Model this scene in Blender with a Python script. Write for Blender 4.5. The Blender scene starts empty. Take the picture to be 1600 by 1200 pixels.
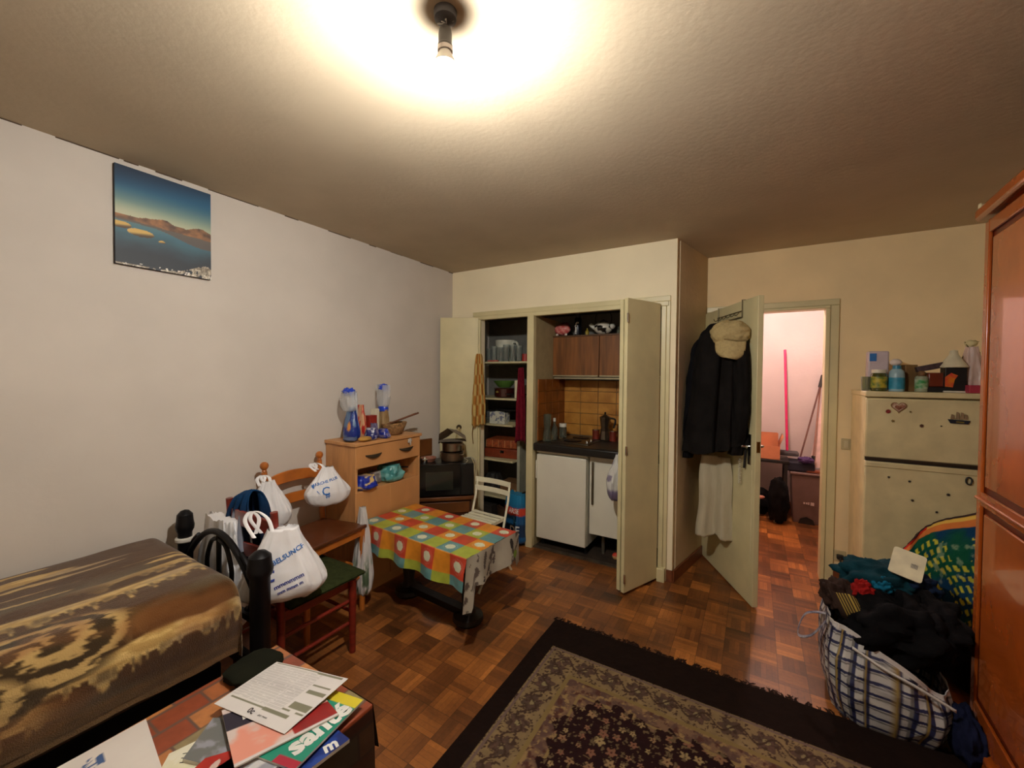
import bpy, bmesh, math, random
import numpy as np
from mathutils import Vector, Matrix, noise as mnoise
from mathutils.bvhtree import BVHTree
C = bpy.context.scene
COL = C.collection
PI = math.pi

# ---------------------------------------------------------------- camera, light, exposure
def make_camera():
    F, yaw, pitch, roll, h = 636.3, .539, -.0212, .0088, 1.504
    f = Vector((-math.sin(yaw)*math.cos(pitch), math.cos(yaw)*math.cos(pitch), math.sin(pitch)))
    r = Vector((math.cos(yaw), math.sin(yaw), 0)); u = r.cross(f)
    r2 = math.cos(roll)*r + math.sin(roll)*u; u2 = -math.sin(roll)*r + math.cos(roll)*u
    m = Matrix((r2, u2, -f)).transposed().to_4x4(); m.translation = (0, 0, h)
    cd = bpy.data.cameras.new('camera'); cd.sensor_width = 36; cd.sensor_fit = 'HORIZONTAL'
    cd.lens = F/1600*36; cd.clip_start = .02
    co = bpy.data.objects.new('camera', cd); COL.objects.link(co); co.matrix_world = m
    C.camera = co
make_camera()
w = bpy.data.worlds.new('world'); C.world = w; w.use_nodes = True
w.node_tree.nodes['Background'].inputs[0].default_value = (.5, .45, .4, 1)
w.node_tree.nodes['Background'].inputs[1].default_value = .02
C.view_settings.view_transform = 'Standard'; C.view_settings.look = 'None'
C.view_settings.gamma = 1; C.view_settings.use_curve_mapping = False
C.view_settings.exposure = 0.0
BULB = 1330.0            # room bulb radiance
BULBCOL = (1.0, .965, .89)
HALL = 1500.0           # hall bulb radiance
HALLCOL = (1.0, .75, .70)

# ---------------------------------------------------------------- colour and materials
def lin(c):
    return tuple(((v/255)/12.92 if v/255 <= .04045 else ((v/255+.055)/1.055)**2.4) for v in c)
def lina(a):
    a = np.asarray(a, float)/255
    return np.where(a <= .04045, a/12.92, ((np.maximum(a, 0)+.055)/1.055)**2.4)
MATS = {}
def mat(name, c=(200,200,200), r=.6, metal=0, var=.12, scale=14, bump=0., bscale=60, trans=0, alpha=1, emit=0, stretch=(1,1,1), c2=None, coat=0, detail=4):
    if name in MATS: return MATS[name]
    m = bpy.data.materials.new(name); m.use_nodes = True; nt = m.node_tree; N = nt.nodes; L = nt.links
    b = N['Principled BSDF']; b.inputs['Roughness'].default_value = r; b.inputs['Metallic'].default_value = metal
    if r >= .84: b.inputs['Specular IOR Level'].default_value = .12
    col = lin(c)
    tc = N.new('ShaderNodeTexCoord'); mp = N.new('ShaderNodeMapping'); mp.inputs['Scale'].default_value = stretch
    L.new(tc.outputs['Object'], mp.inputs['Vector'])
    nz = N.new('ShaderNodeTexNoise'); nz.inputs['Scale'].default_value = scale; nz.inputs['Detail'].default_value = detail
    L.new(mp.outputs[0], nz.inputs['Vector'])
    mx = N.new('ShaderNodeMix'); mx.data_type = 'RGBA'
    if c2 is None:
        d = tuple(v*(1-var) for v in col); e = tuple(min(1, v*(1+var*.6)) for v in col)
    else: d, e = col, lin(c2)
    mx.inputs[6].default_value = (*d, 1); mx.inputs[7].default_value = (*e, 1)
    rp = N.new('ShaderNodeMapRange'); rp.inputs[1].default_value = .35; rp.inputs[2].default_value = .65
    L.new(nz.outputs['Fac'], rp.inputs[0]); L.new(rp.outputs[0], mx.inputs[0]); L.new(mx.outputs[2], b.inputs['Base Color'])
    if bump:
        n2 = N.new('ShaderNodeTexNoise'); n2.inputs['Scale'].default_value = bscale; n2.inputs['Detail'].default_value = 5
        L.new(mp.outputs[0], n2.inputs['Vector'])
        bp = N.new('ShaderNodeBump'); bp.inputs['Strength'].default_value = bump; bp.inputs['Distance'].default_value = .01
        L.new(n2.outputs['Fac'], bp.inputs['Height']); L.new(bp.outputs[0], b.inputs['Normal'])
    if trans: b.inputs['Transmission Weight'].default_value = trans
    if coat: b.inputs['Coat Weight'].default_value = coat
    if alpha < 1: b.inputs['Alpha'].default_value = alpha
    if emit:
        b.inputs['Emission Color'].default_value = (*col, 1); b.inputs['Emission Strength'].default_value = emit
    MATS[name] = m; return m
def vmat(name, r=.7, bump=0, bscale=200, coat=0, alpha=1, sheen=0):
    """material whose colour is the printed pattern stored on the mesh"""
    if name in MATS: return MATS[name]
    m = bpy.data.materials.new(name); m.use_nodes = True; nt = m.node_tree; N = nt.nodes; L = nt.links
    b = N['Principled BSDF']; b.inputs['Roughness'].default_value = r; b.inputs['Coat Weight'].default_value = coat
    b.inputs['Sheen Weight'].default_value = sheen
    if r >= .84: b.inputs['Specular IOR Level'].default_value = .12
    a = N.new('ShaderNodeAttribute'); a.attribute_name = 'Col'; L.new(a.outputs['Color'], b.inputs['Base Color'])
    if alpha < 1: b.inputs['Alpha'].default_value = alpha
    if bump:
        n2 = N.new('ShaderNodeTexNoise'); n2.inputs['Scale'].default_value = bscale
        tc = N.new('ShaderNodeTexCoord'); L.new(tc.outputs['Object'], n2.inputs['Vector'])
        bp = N.new('ShaderNodeBump'); bp.inputs['Strength'].default_value = bump; bp.inputs['Distance'].default_value = .005
        L.new(n2.outputs['Fac'], bp.inputs['Height']); L.new(bp.outputs[0], b.inputs['Normal'])
    MATS[name] = m; return m

# ---------------------------------------------------------------- numpy value noise
def _hash(ix, iy, s):
    v = np.sin(ix*127.1 + iy*311.7 + s*74.7)*43758.5453
    return v - np.floor(v)
def vn(x, y, s=0):
    x = np.asarray(x, float); y = np.asarray(y, float)
    ix = np.floor(x); iy = np.floor(y); fx = x-ix; fy = y-iy
    fx = fx*fx*(3-2*fx); fy = fy*fy*(3-2*fy)
    a = _hash(ix, iy, s); b = _hash(ix+1, iy, s); c = _hash(ix, iy+1, s); d = _hash(ix+1, iy+1, s)
    return a*(1-fx)*(1-fy)+b*fx*(1-fy)+c*(1-fx)*fy+d*fx*fy
def fbm(x, y, s=0, o=4):
    t = 0; a = .5; n = 0
    for i in range(o):
        t = t + a*vn(x*2**i, y*2**i, s+i*7.3); n += a; a *= .5
    return t/n
def mixc(a, b, f):
    f = np.clip(f, 0, 1)[..., None]
    return np.asarray(a, float)*(1-f) + np.asarray(b, float)*f
def step(a, b, x):
    t = np.clip((x-a)/(b-a), 0, 1); return t*t*(3-2*t)

# ---------------------------------------------------------------- mesh builder
class B:
    def __init__(s): s.v = []; s.f = []; s.c = []
    def add(s, vs, fs, cs=None):
        n = len(s.v); s.v += [tuple(map(float, p)) for p in vs]; s.f += [tuple(i+n for i in f) for f in fs]
        s.c += (list(cs) if cs is not None else [(.5,.5,.5)]*len(vs)); return s
    def box(s, a, b, M=None):
        x0,y0,z0 = a; x1,y1,z1 = b
        vs = [(x0,y0,z0),(x1,y0,z0),(x1,y1,z0),(x0,y1,z0),(x0,y0,z1),(x1,y0,z1),(x1,y1,z1),(x0,y1,z1)]
        if M is not None: vs = [M @ Vector(p) for p in vs]
        return s.add(vs, [(3,2,1,0),(4,5,6,7),(0,1,5,4),(1,2,6,5),(2,3,7,6),(3,0,4,7)])
    def prism(s, pts, z0, z1, M=None):
        n = len(pts)
        vs = [(x,y,z0) for x,y in pts]+[(x,y,z1) for x,y in pts]
        if M is not None: vs = [M @ Vector(p) for p in vs]
        return s.add(vs, [tuple(range(n-1,-1,-1)), tuple(range(n,2*n))]+[(i,(i+1)%n,(i+1)%n+n,i+n) for i in range(n)])
    def tube(s, pts, r, n=8, close=False):
        pts = [Vector(p) for p in pts]; k = len(pts); rs = r if isinstance(r,(list,tuple)) else [r]*k
        vs = []; up = None
        for i,p in enumerate(pts):
            if close: t = pts[(i+1)%k]-pts[i-1]
            else: t = pts[min(i+1,k-1)]-pts[max(i-1,0)]
            t = t.normalized() if t.length > 1e-9 else Vector((0,0,1))
            if up is None:
                up = Vector((0,0,1)) if abs(t.z) < .9 else Vector((1,0,0))
            a = (up - t*up.dot(t)); a = a.normalized() if a.length > 1e-6 else t.orthogonal().normalized()
            up = a; b = t.cross(a)
            for j in range(n):
                q = 2*PI*j/n; vs.append(p+a*math.cos(q)*rs[i]+b*math.sin(q)*rs[i])
        fs = []
        for i in range(k if close else k-1):
            for j in range(n):
                i2 = (i+1)%k; fs.append((i*n+j, i*n+(j+1)%n, i2*n+(j+1)%n, i2*n+j))
        if not close: fs += [tuple(range(n-1,-1,-1)), tuple(range((k-1)*n, k*n))]
        return s.add(vs, fs)
    def cyl(s, p0, p1, r0, r1=None, n=20): return s.tube([p0,p1], [r0, r0 if r1 is None else r1], n)
    def lathe(s, prof, n=28, c=(0,0,0), axis=None, sx=1, sy=1):
        vs = []
        for r,z in prof:
            for j in range(n):
                q = 2*PI*j/n; vs.append(Vector((r*math.cos(q)*sx, r*math.sin(q)*sy, z)))
        if axis is not None:
            Q = Vector((0,0,1)).rotation_difference(Vector(axis)).to_matrix(); vs = [Q@v for v in vs]
        vs = [v+Vector(c) for v in vs]; k = len(prof)
        fs = [(i*n+j, i*n+(j+1)%n, (i+1)*n+(j+1)%n, (i+1)*n+j) for i in range(k-1) for j in range(n)]
        fs += [tuple(range(n-1,-1,-1)), tuple(range((k-1)*n, k*n))]
        return s.add(vs, fs)
    def grid(s, P, cols=None, closeu=False, closev=False, capu=False):
        P = np.asarray(P, float); m, n, _ = P.shape
        cs = None if cols is None else np.asarray(cols).reshape(-1,3).tolist()
        fs = []
        for i in range(m if closeu else m-1):
            i2 = (i+1)%m
            for j in range(n if closev else n-1):
                j2 = (j+1)%n; fs.append((i*n+j, i2*n+j, i2*n+j2, i*n+j2))
        if capu: fs += [tuple(range(n)), tuple(range(m*n-1, (m-1)*n-1, -1))]
        return s.add(P.reshape(-1,3).tolist(), fs, cs)
    def ell(s, c, rad, amp=0, freq=6, seed=0, n=28, m=18, e=1.0, colf=None):
        """ellipsoid or rounded block (e<1), with cloth-like creases"""
        th = np.linspace(-PI/2, PI/2, m)[:,None]; ph = np.linspace(0, 2*PI, n, endpoint=False)[None,:]
        sp = lambda v,k: np.sign(v)*np.abs(v)**k
        X = sp(np.cos(th),e)*sp(np.cos(ph),e); Y = sp(np.cos(th),e)*sp(np.sin(ph),e); Z = sp(np.sin(th),e)+0*ph
        P = np.stack([X*rad[0], Y*rad[1], Z*rad[2]], -1)
        if amp:
            D = np.zeros(X.shape); cc = Vector(c)*1.0
            for i in range(m):
                for j in range(n):
                    q = Vector((X[i,j],Y[i,j],Z[i,j]))*freq*.5 + Vector((seed*3.1, seed*1.7, seed))
                    D[i,j] = mnoise.noise(q)+.5*abs(mnoise.noise(q*2.1))-.2
            P = P*(1+amp*D[...,None])
        cols = colf(P[...,0],P[...,1],P[...,2]) if colf else None
        P = P + np.array(c)
        return s.grid(P, cols, closev=True, capu=True)
    def xf(s, M):
        s.v = [tuple(M @ Vector(p)) for p in s.v]; return s

def ob(name, b, m, parent=None, loc=(0,0,0), rz=0, smooth=None, bev=0, solid=0, sub=0, rot=None, ang=35):
    me = bpy.data.meshes.new(name); me.from_pydata(b.v, [], b.f)
    bm = bmesh.new(); bm.from_mesh(me); bmesh.ops.recalc_face_normals(bm, faces=bm.faces); bm.to_mesh(me); bm.free()
    if any(c != (.5,.5,.5) for c in b.c[:1]+b.c[-1:]) or (b.c and len(b.c) > 3 and b.c[len(b.c)//2] != (.5,.5,.5)):
        at = me.color_attributes.new('Col', 'FLOAT_COLOR', 'POINT')
        a = np.ones((len(b.v), 4), np.float32); a[:, :3] = np.array(b.c, np.float32); at.data.foreach_set('color', a.ravel())
    o = bpy.data.objects.new(name, me); COL.objects.link(o); me.materials.append(m)
    if smooth is None or smooth:
        me.polygons.foreach_set('use_smooth', [True]*len(me.polygons))
        try: me.set_sharp_from_angle(angle=math.radians(80 if smooth else ang))
        except Exception: pass
    o.location = loc; o.rotation_euler = rot if rot else (0,0,rz)
    if solid:
        md = o.modifiers.new('thickness','SOLIDIFY'); md.thickness = solid; md.offset = 0
    if bev:
        md = o.modifiers.new('bevel','BEVEL'); md.width = bev; md.segments = 2; md.limit_method = 'ANGLE'; md.angle_limit = .6
    if sub:
        md = o.modifiers.new('sub','SUBSURF'); md.levels = sub; md.render_levels = sub
    if parent: o.parent = parent
    return o
def tag(o, label, cat, group=None):
    o['label'] = label; o['category'] = cat
    if group: o['group'] = group
    return o
def thing(name, label, cat, loc=(0,0,0), rz=0, group=None):
    o = bpy.data.objects.new(name, None); COL.objects.link(o); o.empty_display_size = .05
    o.location = loc; o.rotation_euler = (0,0,rz); return tag(o, label, cat, group)
def solo(name, b, m, label, cat, loc=(0,0,0), rz=0, group=None, **k):
    return tag(ob(name, b, m, None, loc, rz, **k), label, cat, group)
def struct(name, b, m, parent=None, **k):
    o = ob(name, b, m, parent, **k)
    if parent is None: o['kind'] = 'structure'
    return o
def copytree(o, parent=None):
    c = o.copy(); COL.objects.link(c)
    if parent: c.parent = parent
    for ch in list(o.children): copytree(ch, c)
    return c
def textb(s, size, M, target=None, direction=None, off=.0015, depth=0, bold=0, align='CENTER', stretch=1.0):
    """lettering as mesh, laid on a plane by M or pressed on a target mesh"""
    cu = bpy.data.curves.new('lettering', 'FONT'); cu.body = s; cu.size = size; cu.align_x = align; cu.align_y = 'CENTER'
    cu.offset = bold; cu.resolution_u = 2
    o = bpy.data.objects.new('lettering', cu); COL.objects.link(o)
    bpy.context.view_layer.update()
    me = bpy.data.meshes.new_from_object(o.evaluated_get(bpy.context.evaluated_depsgraph_get()))
    vs = [M @ Vector((v.co.x*stretch, v.co.y, 0)) for v in me.vertices]; fs = [tuple(p.vertices) for p in me.polygons]
    bpy.data.objects.remove(o); bpy.data.meshes.remove(me)
    if target is not None:
        bvh = BVHTree.FromPolygons([Vector(p) for p in target.v], target.f); d = Vector(direction).normalized(); out = []
        for v in vs:
            h = bvh.ray_cast(v - d*.5, d)
            q = h[0] if h[0] is not None else bvh.find_nearest(v)[0]
            out.append(q - d*off*2)
        vs = out
    b = B(); b.add(vs, fs); return b
def frame_at(o, xdir, ydir):
    x = Vector(xdir).normalized(); y = Vector(ydir); y = (y-x*y.dot(x)).normalized(); z = x.cross(y)
    m = Matrix((x,y,z)).transposed().to_4x4(); m.translation = o; return m
def smoothpath(pts, k=6):
    """Catmull-Rom through points"""
    P = [Vector(p) for p in pts]; out = []
    for i in range(len(P)-1):
        p0 = P[max(i-1,0)]; p1 = P[i]; p2 = P[i+1]; p3 = P[min(i+2,len(P)-1)]
        for j in range(k):
            t = j/k; out.append(.5*((2*p1)+(-p0+p2)*t+(2*p0-5*p1+4*p2-p3)*t*t+(-p0+3*p1-3*p2+p3)*t**3))
    return out+[P[-1]]

WOODB = dict(r=.5, var=.3, scale=8, stretch=(1,1,8))
plaster = mat('wall plaster', (232,218,192), r=.9, var=.05, scale=2.5, bump=.08, bscale=30)
cream = mat('cream gloss paint', (214,203,158), r=.38, var=.07, scale=5, bump=.05, bscale=15)
white = mat('white enamel', (226,222,205), r=.35, var=.04, scale=4)
chrome = mat('chrome', (200,200,200), r=.18, metal=1, var=.03)
black = mat('black plastic', (22,21,22), r=.45, var=.1)
dark = mat('dark iron', (26,25,28), r=.42, metal=.6, var=.2)
glass = mat('clear glass', (225,235,232), r=.05, trans=.95, var=.02)
film = mat('clear plastic film', (225,228,230), r=.22, alpha=.42, var=.05)
# ---------------------------------------------------------------- the room
LX, YB, YE, ZC, RX, YR = -2.568, 3.141, 3.787, 2.5, 1.45, -1.5
def parquet(name, tone=1.0):
    m = bpy.data.materials.new(name); m.use_nodes = True; nt = m.node_tree; N = nt.nodes; L = nt.links
    b = N['Principled BSDF']; b.inputs['Roughness'].default_value = .38
    tc = N.new('ShaderNodeTexCoord'); sp = N.new('ShaderNodeSeparateXYZ'); L.new(tc.outputs['Object'], sp.inputs[0])
    def mth(op, a, c=None, d=None):
        n = N.new('ShaderNodeMath'); n.operation = op
        for i, v in enumerate((a, c, d)):
            if v is None: continue
            if isinstance(v, (int, float)): n.inputs[i].default_value = v
            else: L.new(v, n.inputs[i])
        return n.outputs[0]
    S = .125
    u = mth('DIVIDE', sp.outputs['X'], S); v = mth('DIVIDE', sp.outputs['Y'], S)
    iu = mth('FLOOR', u); iv = mth('FLOOR', v); fu = mth('SUBTRACT', u, iu); fv = mth('SUBTRACT', v, iv)
    par = mth('MODULO', mth('ABSOLUTE', mth('ADD', iu, iv)), 2.0)
    t = mth('ADD', mth('MULTIPLY', fu, par), mth('MULTIPLY', fv, mth('SUBTRACT', 1.0, par)))
    st = mth('FLOOR', mth('MULTIPLY', t, 5.0)); ft = mth('FRACT', mth('MULTIPLY', t, 5.0))
    cb = N.new('ShaderNodeCombineXYZ'); L.new(iu, cb.inputs[0]); L.new(iv, cb.inputs[1])
    wn = N.new('ShaderNodeTexWhiteNoise'); wn.noise_dimensions = '3D'; L.new(cb.outputs[0], wn.inputs['Vector'])
    cb2 = N.new('ShaderNodeCombineXYZ'); L.new(iu, cb2.inputs[0]); L.new(iv, cb2.inputs[1]); L.new(mth('ADD', st, 1.0), cb2.inputs[2])
    wn2 = N.new('ShaderNodeTexWhiteNoise'); wn2.noise_dimensions = '3D'; L.new(cb2.outputs[0], wn2.inputs['Vector'])
    nz = N.new('ShaderNodeTexNoise'); nz.inputs['Scale'].default_value = 3.0; nz.inputs['Detail'].default_value = 5; L.new(tc.outputs['Object'], nz.inputs['Vector'])
    gr = N.new('ShaderNodeTexNoise'); gr.inputs['Scale'].default_value = 70; gr.inputs['Detail'].default_value = 3; L.new(tc.outputs['Object'], gr.inputs['Vector'])
    val = mth('ADD', mth('ADD', mth('MULTIPLY', wn.outputs['Value'], .28), mth('MULTIPLY', wn2.outputs['Value'], .14)),
              mth('ADD', mth('MULTIPLY', nz.outputs['Fac'], .62), mth('MULTIPLY', gr.outputs['Fac'], .16)))
    cr = N.new('ShaderNodeValToRGB'); L.new(val, cr.inputs[0])
    e = cr.color_ramp.elements; e[0].position = .28; e[0].color = (*lin((52,32,18)), 1); e[1].position = .92; e[1].color = (*lin((210,134,64)), 1)
    n1 = e.new(.52); n1.color = (*lin((112,66,33)), 1); n2 = e.new(.72); n2.color = (*lin((158,96,45)), 1)
    gap = mth('MAXIMUM', mth('GREATER_THAN', mth('ABSOLUTE', mth('SUBTRACT', ft, .5)), .475), mth('GREATER_THAN', mth('MAXIMUM', mth('ABSOLUTE', mth('SUBTRACT', fu, .5)), mth('ABSOLUTE', mth('SUBTRACT', fv, .5))), .488))
    mx = N.new('ShaderNodeMix'); mx.data_type = 'RGBA'; L.new(mth('MULTIPLY', gap, .55), mx.inputs[0]); L.new(cr.outputs[0], mx.inputs[6]); mx.inputs[7].default_value = (*lin((34,18,10)), 1)
    L.new(mx.outputs[2], b.inputs['Base Color'])
    rr = mth('ADD', mth('MULTIPLY', nz.outputs['Fac'], .35), .2); L.new(rr, b.inputs['Roughness'])
    bp = N.new('ShaderNodeBump'); bp.inputs['Strength'].default_value = .25; bp.inputs['Distance'].default_value = .002; L.new(mth('SUBTRACT', 1.0, gap), bp.inputs['Height']); L.new(bp.outputs[0], b.inputs['Normal'])
    return m
FLOORM = parquet('mosaic parquet')
struct('floor', B().box((LX-.1, YR-.1, -.1), (RX+.1, 6.0, 0)), FLOORM)
ceilm = mat('ceiling paint', (192,176,152), r=.95, var=.06, scale=3, bump=.12, bscale=40)
struct('ceiling', B().box((LX-.1, YR-.1, ZC), (RX+.1, 6.0, ZC+.1)), ceilm)
struct('wall_left', B().box((LX-.1, YR-.1, 0), (LX, YE+.1, ZC)), mat('pinkish wall with cool light tone', (208,199,189), r=.9, var=.05, scale=2.5, bump=.08, bscale=30))  # pinkish tint put into this wall to imitate its cooler light
struct('wall_right', B().box((RX, YR-.1, 0), (RX+.1, YE+.1, ZC)), plaster)
struct('wall_rear', B().box((LX, YR-.1, 0), (RX, YR, ZC)), plaster)
b = B().box((LX, YB, 0), (-2.22, YB+.06, ZC)); b.box((-2.22, YB, 2.03), (-.58, YB+.06, ZC)); b.box((-.58, YB, 0), (-.5, YB+.06, ZC))
struct('wall_back', b, mat('cream wall with bright light tone', (246,234,202), r=.9, var=.04, scale=2.5, bump=.08, bscale=30))  # cream tone raised to imitate the stronger light on this wall
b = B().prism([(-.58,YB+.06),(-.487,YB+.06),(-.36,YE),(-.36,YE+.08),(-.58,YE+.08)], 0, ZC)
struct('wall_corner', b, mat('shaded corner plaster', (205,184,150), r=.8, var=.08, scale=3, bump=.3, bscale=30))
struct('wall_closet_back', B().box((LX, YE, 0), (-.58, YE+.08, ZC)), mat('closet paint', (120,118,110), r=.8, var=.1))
b = B().box((-.36, YE, 0), (-.33, YE+.08, ZC)); b.box((-.33, YE, 2.03), (.45, YE+.08, ZC)); b.box((.45, YE, 0), (RX, YE+.08, ZC))
struct('wall_entry', b, mat('ochre wall with warm light tone', (244,220,174), r=.9, var=.06, scale=3, bump=.08, bscale=30))  # ochre tint stands in for the warmer light at this end
# hall beyond the door
pinkw = mat('hall paint', (200,188,186), r=.9, var=.05, scale=3, bump=.2, bscale=30)
struct('wall_hall_back', B().box((-.9, 5.62, 0), (.86, 5.7, ZC)), pinkw)
struct('wall_hall_right', B().box((.78, YE+.08, 0), (.86, 5.62, ZC)), pinkw)
struct('wall_hall_left', B().box((-.98, YE+.08, 0), (-.9, 5.7, ZC)), pinkw)
# closet partition, tiles, sill
struct('wall_partition', B().box((-1.71, YB+.0, 0), (-1.65, YE, 2.03)), mat('partition paint', (176,160,120), r=.6, var=.08))
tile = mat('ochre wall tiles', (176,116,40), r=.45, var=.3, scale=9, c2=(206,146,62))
b = B()
for i in range(6):
    for j in range(5):
        b.box((-1.648+i*.178, YE-.012, .925+j*.108), (-1.648+i*.178+.174, YE-.001, .925+j*.108+.104))
struct('wall_tiles_back', b, tile, bev=.002)
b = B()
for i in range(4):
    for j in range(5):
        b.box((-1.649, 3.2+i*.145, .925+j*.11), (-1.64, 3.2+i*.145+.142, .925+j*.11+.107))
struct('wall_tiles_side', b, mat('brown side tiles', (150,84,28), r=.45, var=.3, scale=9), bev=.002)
b = B().box((-.6, YB+.07, 0), (-.583, YE, 2.03)); struct('wall_closet_right', b, mat('partition paint 2', (150,132,96), r=.7))
b = B().box((-2.22, YB-.005, 0), (-.6, YB+.03, .012)); struct('trim_1', b, mat('worn metal sill', (96,86,72), r=.5, metal=.5, var=.3))
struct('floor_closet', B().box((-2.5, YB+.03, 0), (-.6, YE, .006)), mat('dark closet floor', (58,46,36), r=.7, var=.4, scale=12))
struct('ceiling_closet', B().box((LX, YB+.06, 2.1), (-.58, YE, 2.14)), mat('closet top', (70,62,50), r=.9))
# closet frame
b = B().box((-2.31, YB-.014, 2.055), (-.538, YB, 2.095)); b.box((-2.29, YB-.02, 2.02), (-.55, YB+.03, 2.055))
b.box((-2.3, YB-.016, 0), (-2.215, YB, 2.02)); b.box((-.6, YB-.02, 0.0), (-.565, YB+.04, 2.02)); b.box((-.5649, YB-.014, .0), (-.538, YB, 2.0549))
struct('trim_2', b, cream, bev=.004)
struct('trim_3', B().box((-1.712, YB-.03, 0), (-1.648, YB+.02, 2.03)), cream, bev=.003)
struct('trim_4', B().box((-.6, YB-.05, 0.0), (-.545, YB-.012, .1)), cream, bev=.003)
# entrance frame
b = B().box((-.36, YE-.018, 0), (-.33, YE, 2.04)); b.box((.4625, YE-.018, 0), (.516, YE, 2.0395)); b.box((-.36, YE-.018, 2.04), (.516, YE, 2.085))
b.box((.435, YE-.03, 0), (.462, YE+.09, 2.0175)); b.box((-.33, YE-.03, 2.018), (.462, YE+.09, 2.039)); b.box((-.329, YE+.03, 0), (-.318, YE+.09, 2.0175))
struct('trim_5', b, cream, bev=.004)
basem = mat('red brown skirting tile', (120,66,38), r=.4, var=.2)
struct('baseboard_corner', B().box((-.58, YB-.012, 0), (-.497, YB, .085)), basem)
b = B(); M = Matrix.Translation((-.497,YB,0)) @ Matrix.Rotation(math.atan2(YE-YB, .137), 4, 'Z'); b.box((0,-.012,0),(.65,0,.085),M); struct('baseboard_side', b, basem)
struct('baseboard_entry', B().box((.516, YE-.012, 0), (RX, YE, .085)), basem)
struct('baseboard_left', B().box((LX, YR, 0), (LX+.012, YB, .085)), basem)
struct('baseboard_right', B().box((RX-.012, YR, 0), (RX, YE, .085)), basem)
struct('baseboard_hall', B().box((-.9, 5.608, 0), (.78, 5.62, .085)), basem)
# thin crack line of old paint along the left wall and ceiling
b = B(); rr = random.Random(3); y = .3
while y < 3.1:
    l = rr.uniform(.05,.3); b.box((LX, y, ZC-rr.uniform(.002,.006)), (LX+.004, min(3.14,y+l), ZC-.001)); y += l+rr.uniform(0,.25)
struct('trim_6', b, mat('old crack dirt', (92,76,62), r=.9))

# folding closet doors
def leaf(name, p, q, z0, z1, th=.028, side=1, m=None):
    p = Vector((*p,0)); q = Vector((*q,0)); L = (q-p).length
    o = struct(name, B().box((0,-th/2,z0),(L,th/2,z1)), m or cream, bev=.003)
    o.location = p; o.rotation_euler = (0,0,math.atan2((q-p).y,(q-p).x)); return o
l1 = leaf('door_1', (-.612,3.105), (-.76,2.765), .02, 2.035)
o = B().cyl((.368,.012,.98),(.368,.022,.98),.006); ob('door_knob', o, chrome, l1)
b = B()
for z in (.12,1.9,1.0): b.cyl((.372,.018,z-.03),(.372,.018,z+.03),.006,n=10)
ob('hinge', b, chrome, l1)
l2 = leaf('door_2', (-.655,3.12), (-.795,2.785), .02, 2.03)
l3 = leaf('door_3', (-2.222,3.1), (-2.535,2.93), .02, 2.035)
l4 = leaf('door_4', (-2.215,3.122), (-2.505,2.985), .02, 2.02, th=.024)
# entrance door leaf, hinged on the left jamb and standing open
HX, HY, DRZ = -.352, 3.762, math.atan2(-.884,.468)
ldoor = leaf('door_5', (HX,HY), (HX+.468*.8,HY-.884*.8), .012, 2.03, th=.036)
b = B().tube(smoothpath([(.735,-.018,1.05),(.735,-.06,1.05),(.72,-.068,1.05),(.63,-.066,1.048)],5), .008); b.box((.715,-.023,.93),(.755,-.017,1.13))
b.tube(smoothpath([(.735,.018,1.05),(.735,.06,1.05),(.72,.068,1.05),(.63,.066,1.048)],5), .008); b.box((.715,.017,.93),(.755,.023,1.13))
ob('door_handle', b, chrome, ldoor, bev=.001)
ob('lock_case', B().box((.799,-.01,1.02),(.803,.01,1.09)), mat('brass',(150,120,60),r=.35,metal=1), ldoor)
b = B().box((.764,-.0195,.3),(.768,-.018,.9)); ob('paint_drip', b, mat('pale streak',(225,215,180),r=.5), ldoor)

# wall switch, socket
b = B().box((.545,YE-.01,.985),(.60,YE,1.065)); o = solo('light_switch', b, mat('aged switch plastic',(196,180,140),r=.4), 'small aged plastic light switch on wall right of the doorway', 'light switch', bev=.003)
ob('rocker', B().box((.56,YE-.014,1.0),(.585,YE-.01,1.05)), mat('rocker',(206,192,156),r=.35), o, bev=.002)
t = thing('wall_socket', 'wall socket low beside the fridge with a black plug in it', 'socket', (.552,YE,.2))
ob('plate', B().box((-.035,-.012,-.04),(.035,0,.04)), MATS['aged switch plastic'], t, bev=.004)
solo('power_cord', B().tube(smoothpath([(.552,YE-.02,.2),(.552,YE-.05,.19),(.55,YE-.06,.1),(.56,YE-.07,.02),(.64,YE-.09,.012),(.7,YE-.05,.012)],8), .006), black, 'black power cord dropping from the socket beside the fridge', 'cord')
solo('plug', B().box((.532,YE-.045,.185),(.572,YE-.0125,.215)), black, 'black plug pushed into the low wall socket', 'plug', bev=.004)
solo('cable_clip_box', B().box((.575,YE-.03,.0),(.63,YE-.012,.11)), mat('brown box plastic',(104,62,38),r=.5), 'small brown cable box on floor under the wall socket', 'cable box', bev=.004)

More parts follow.
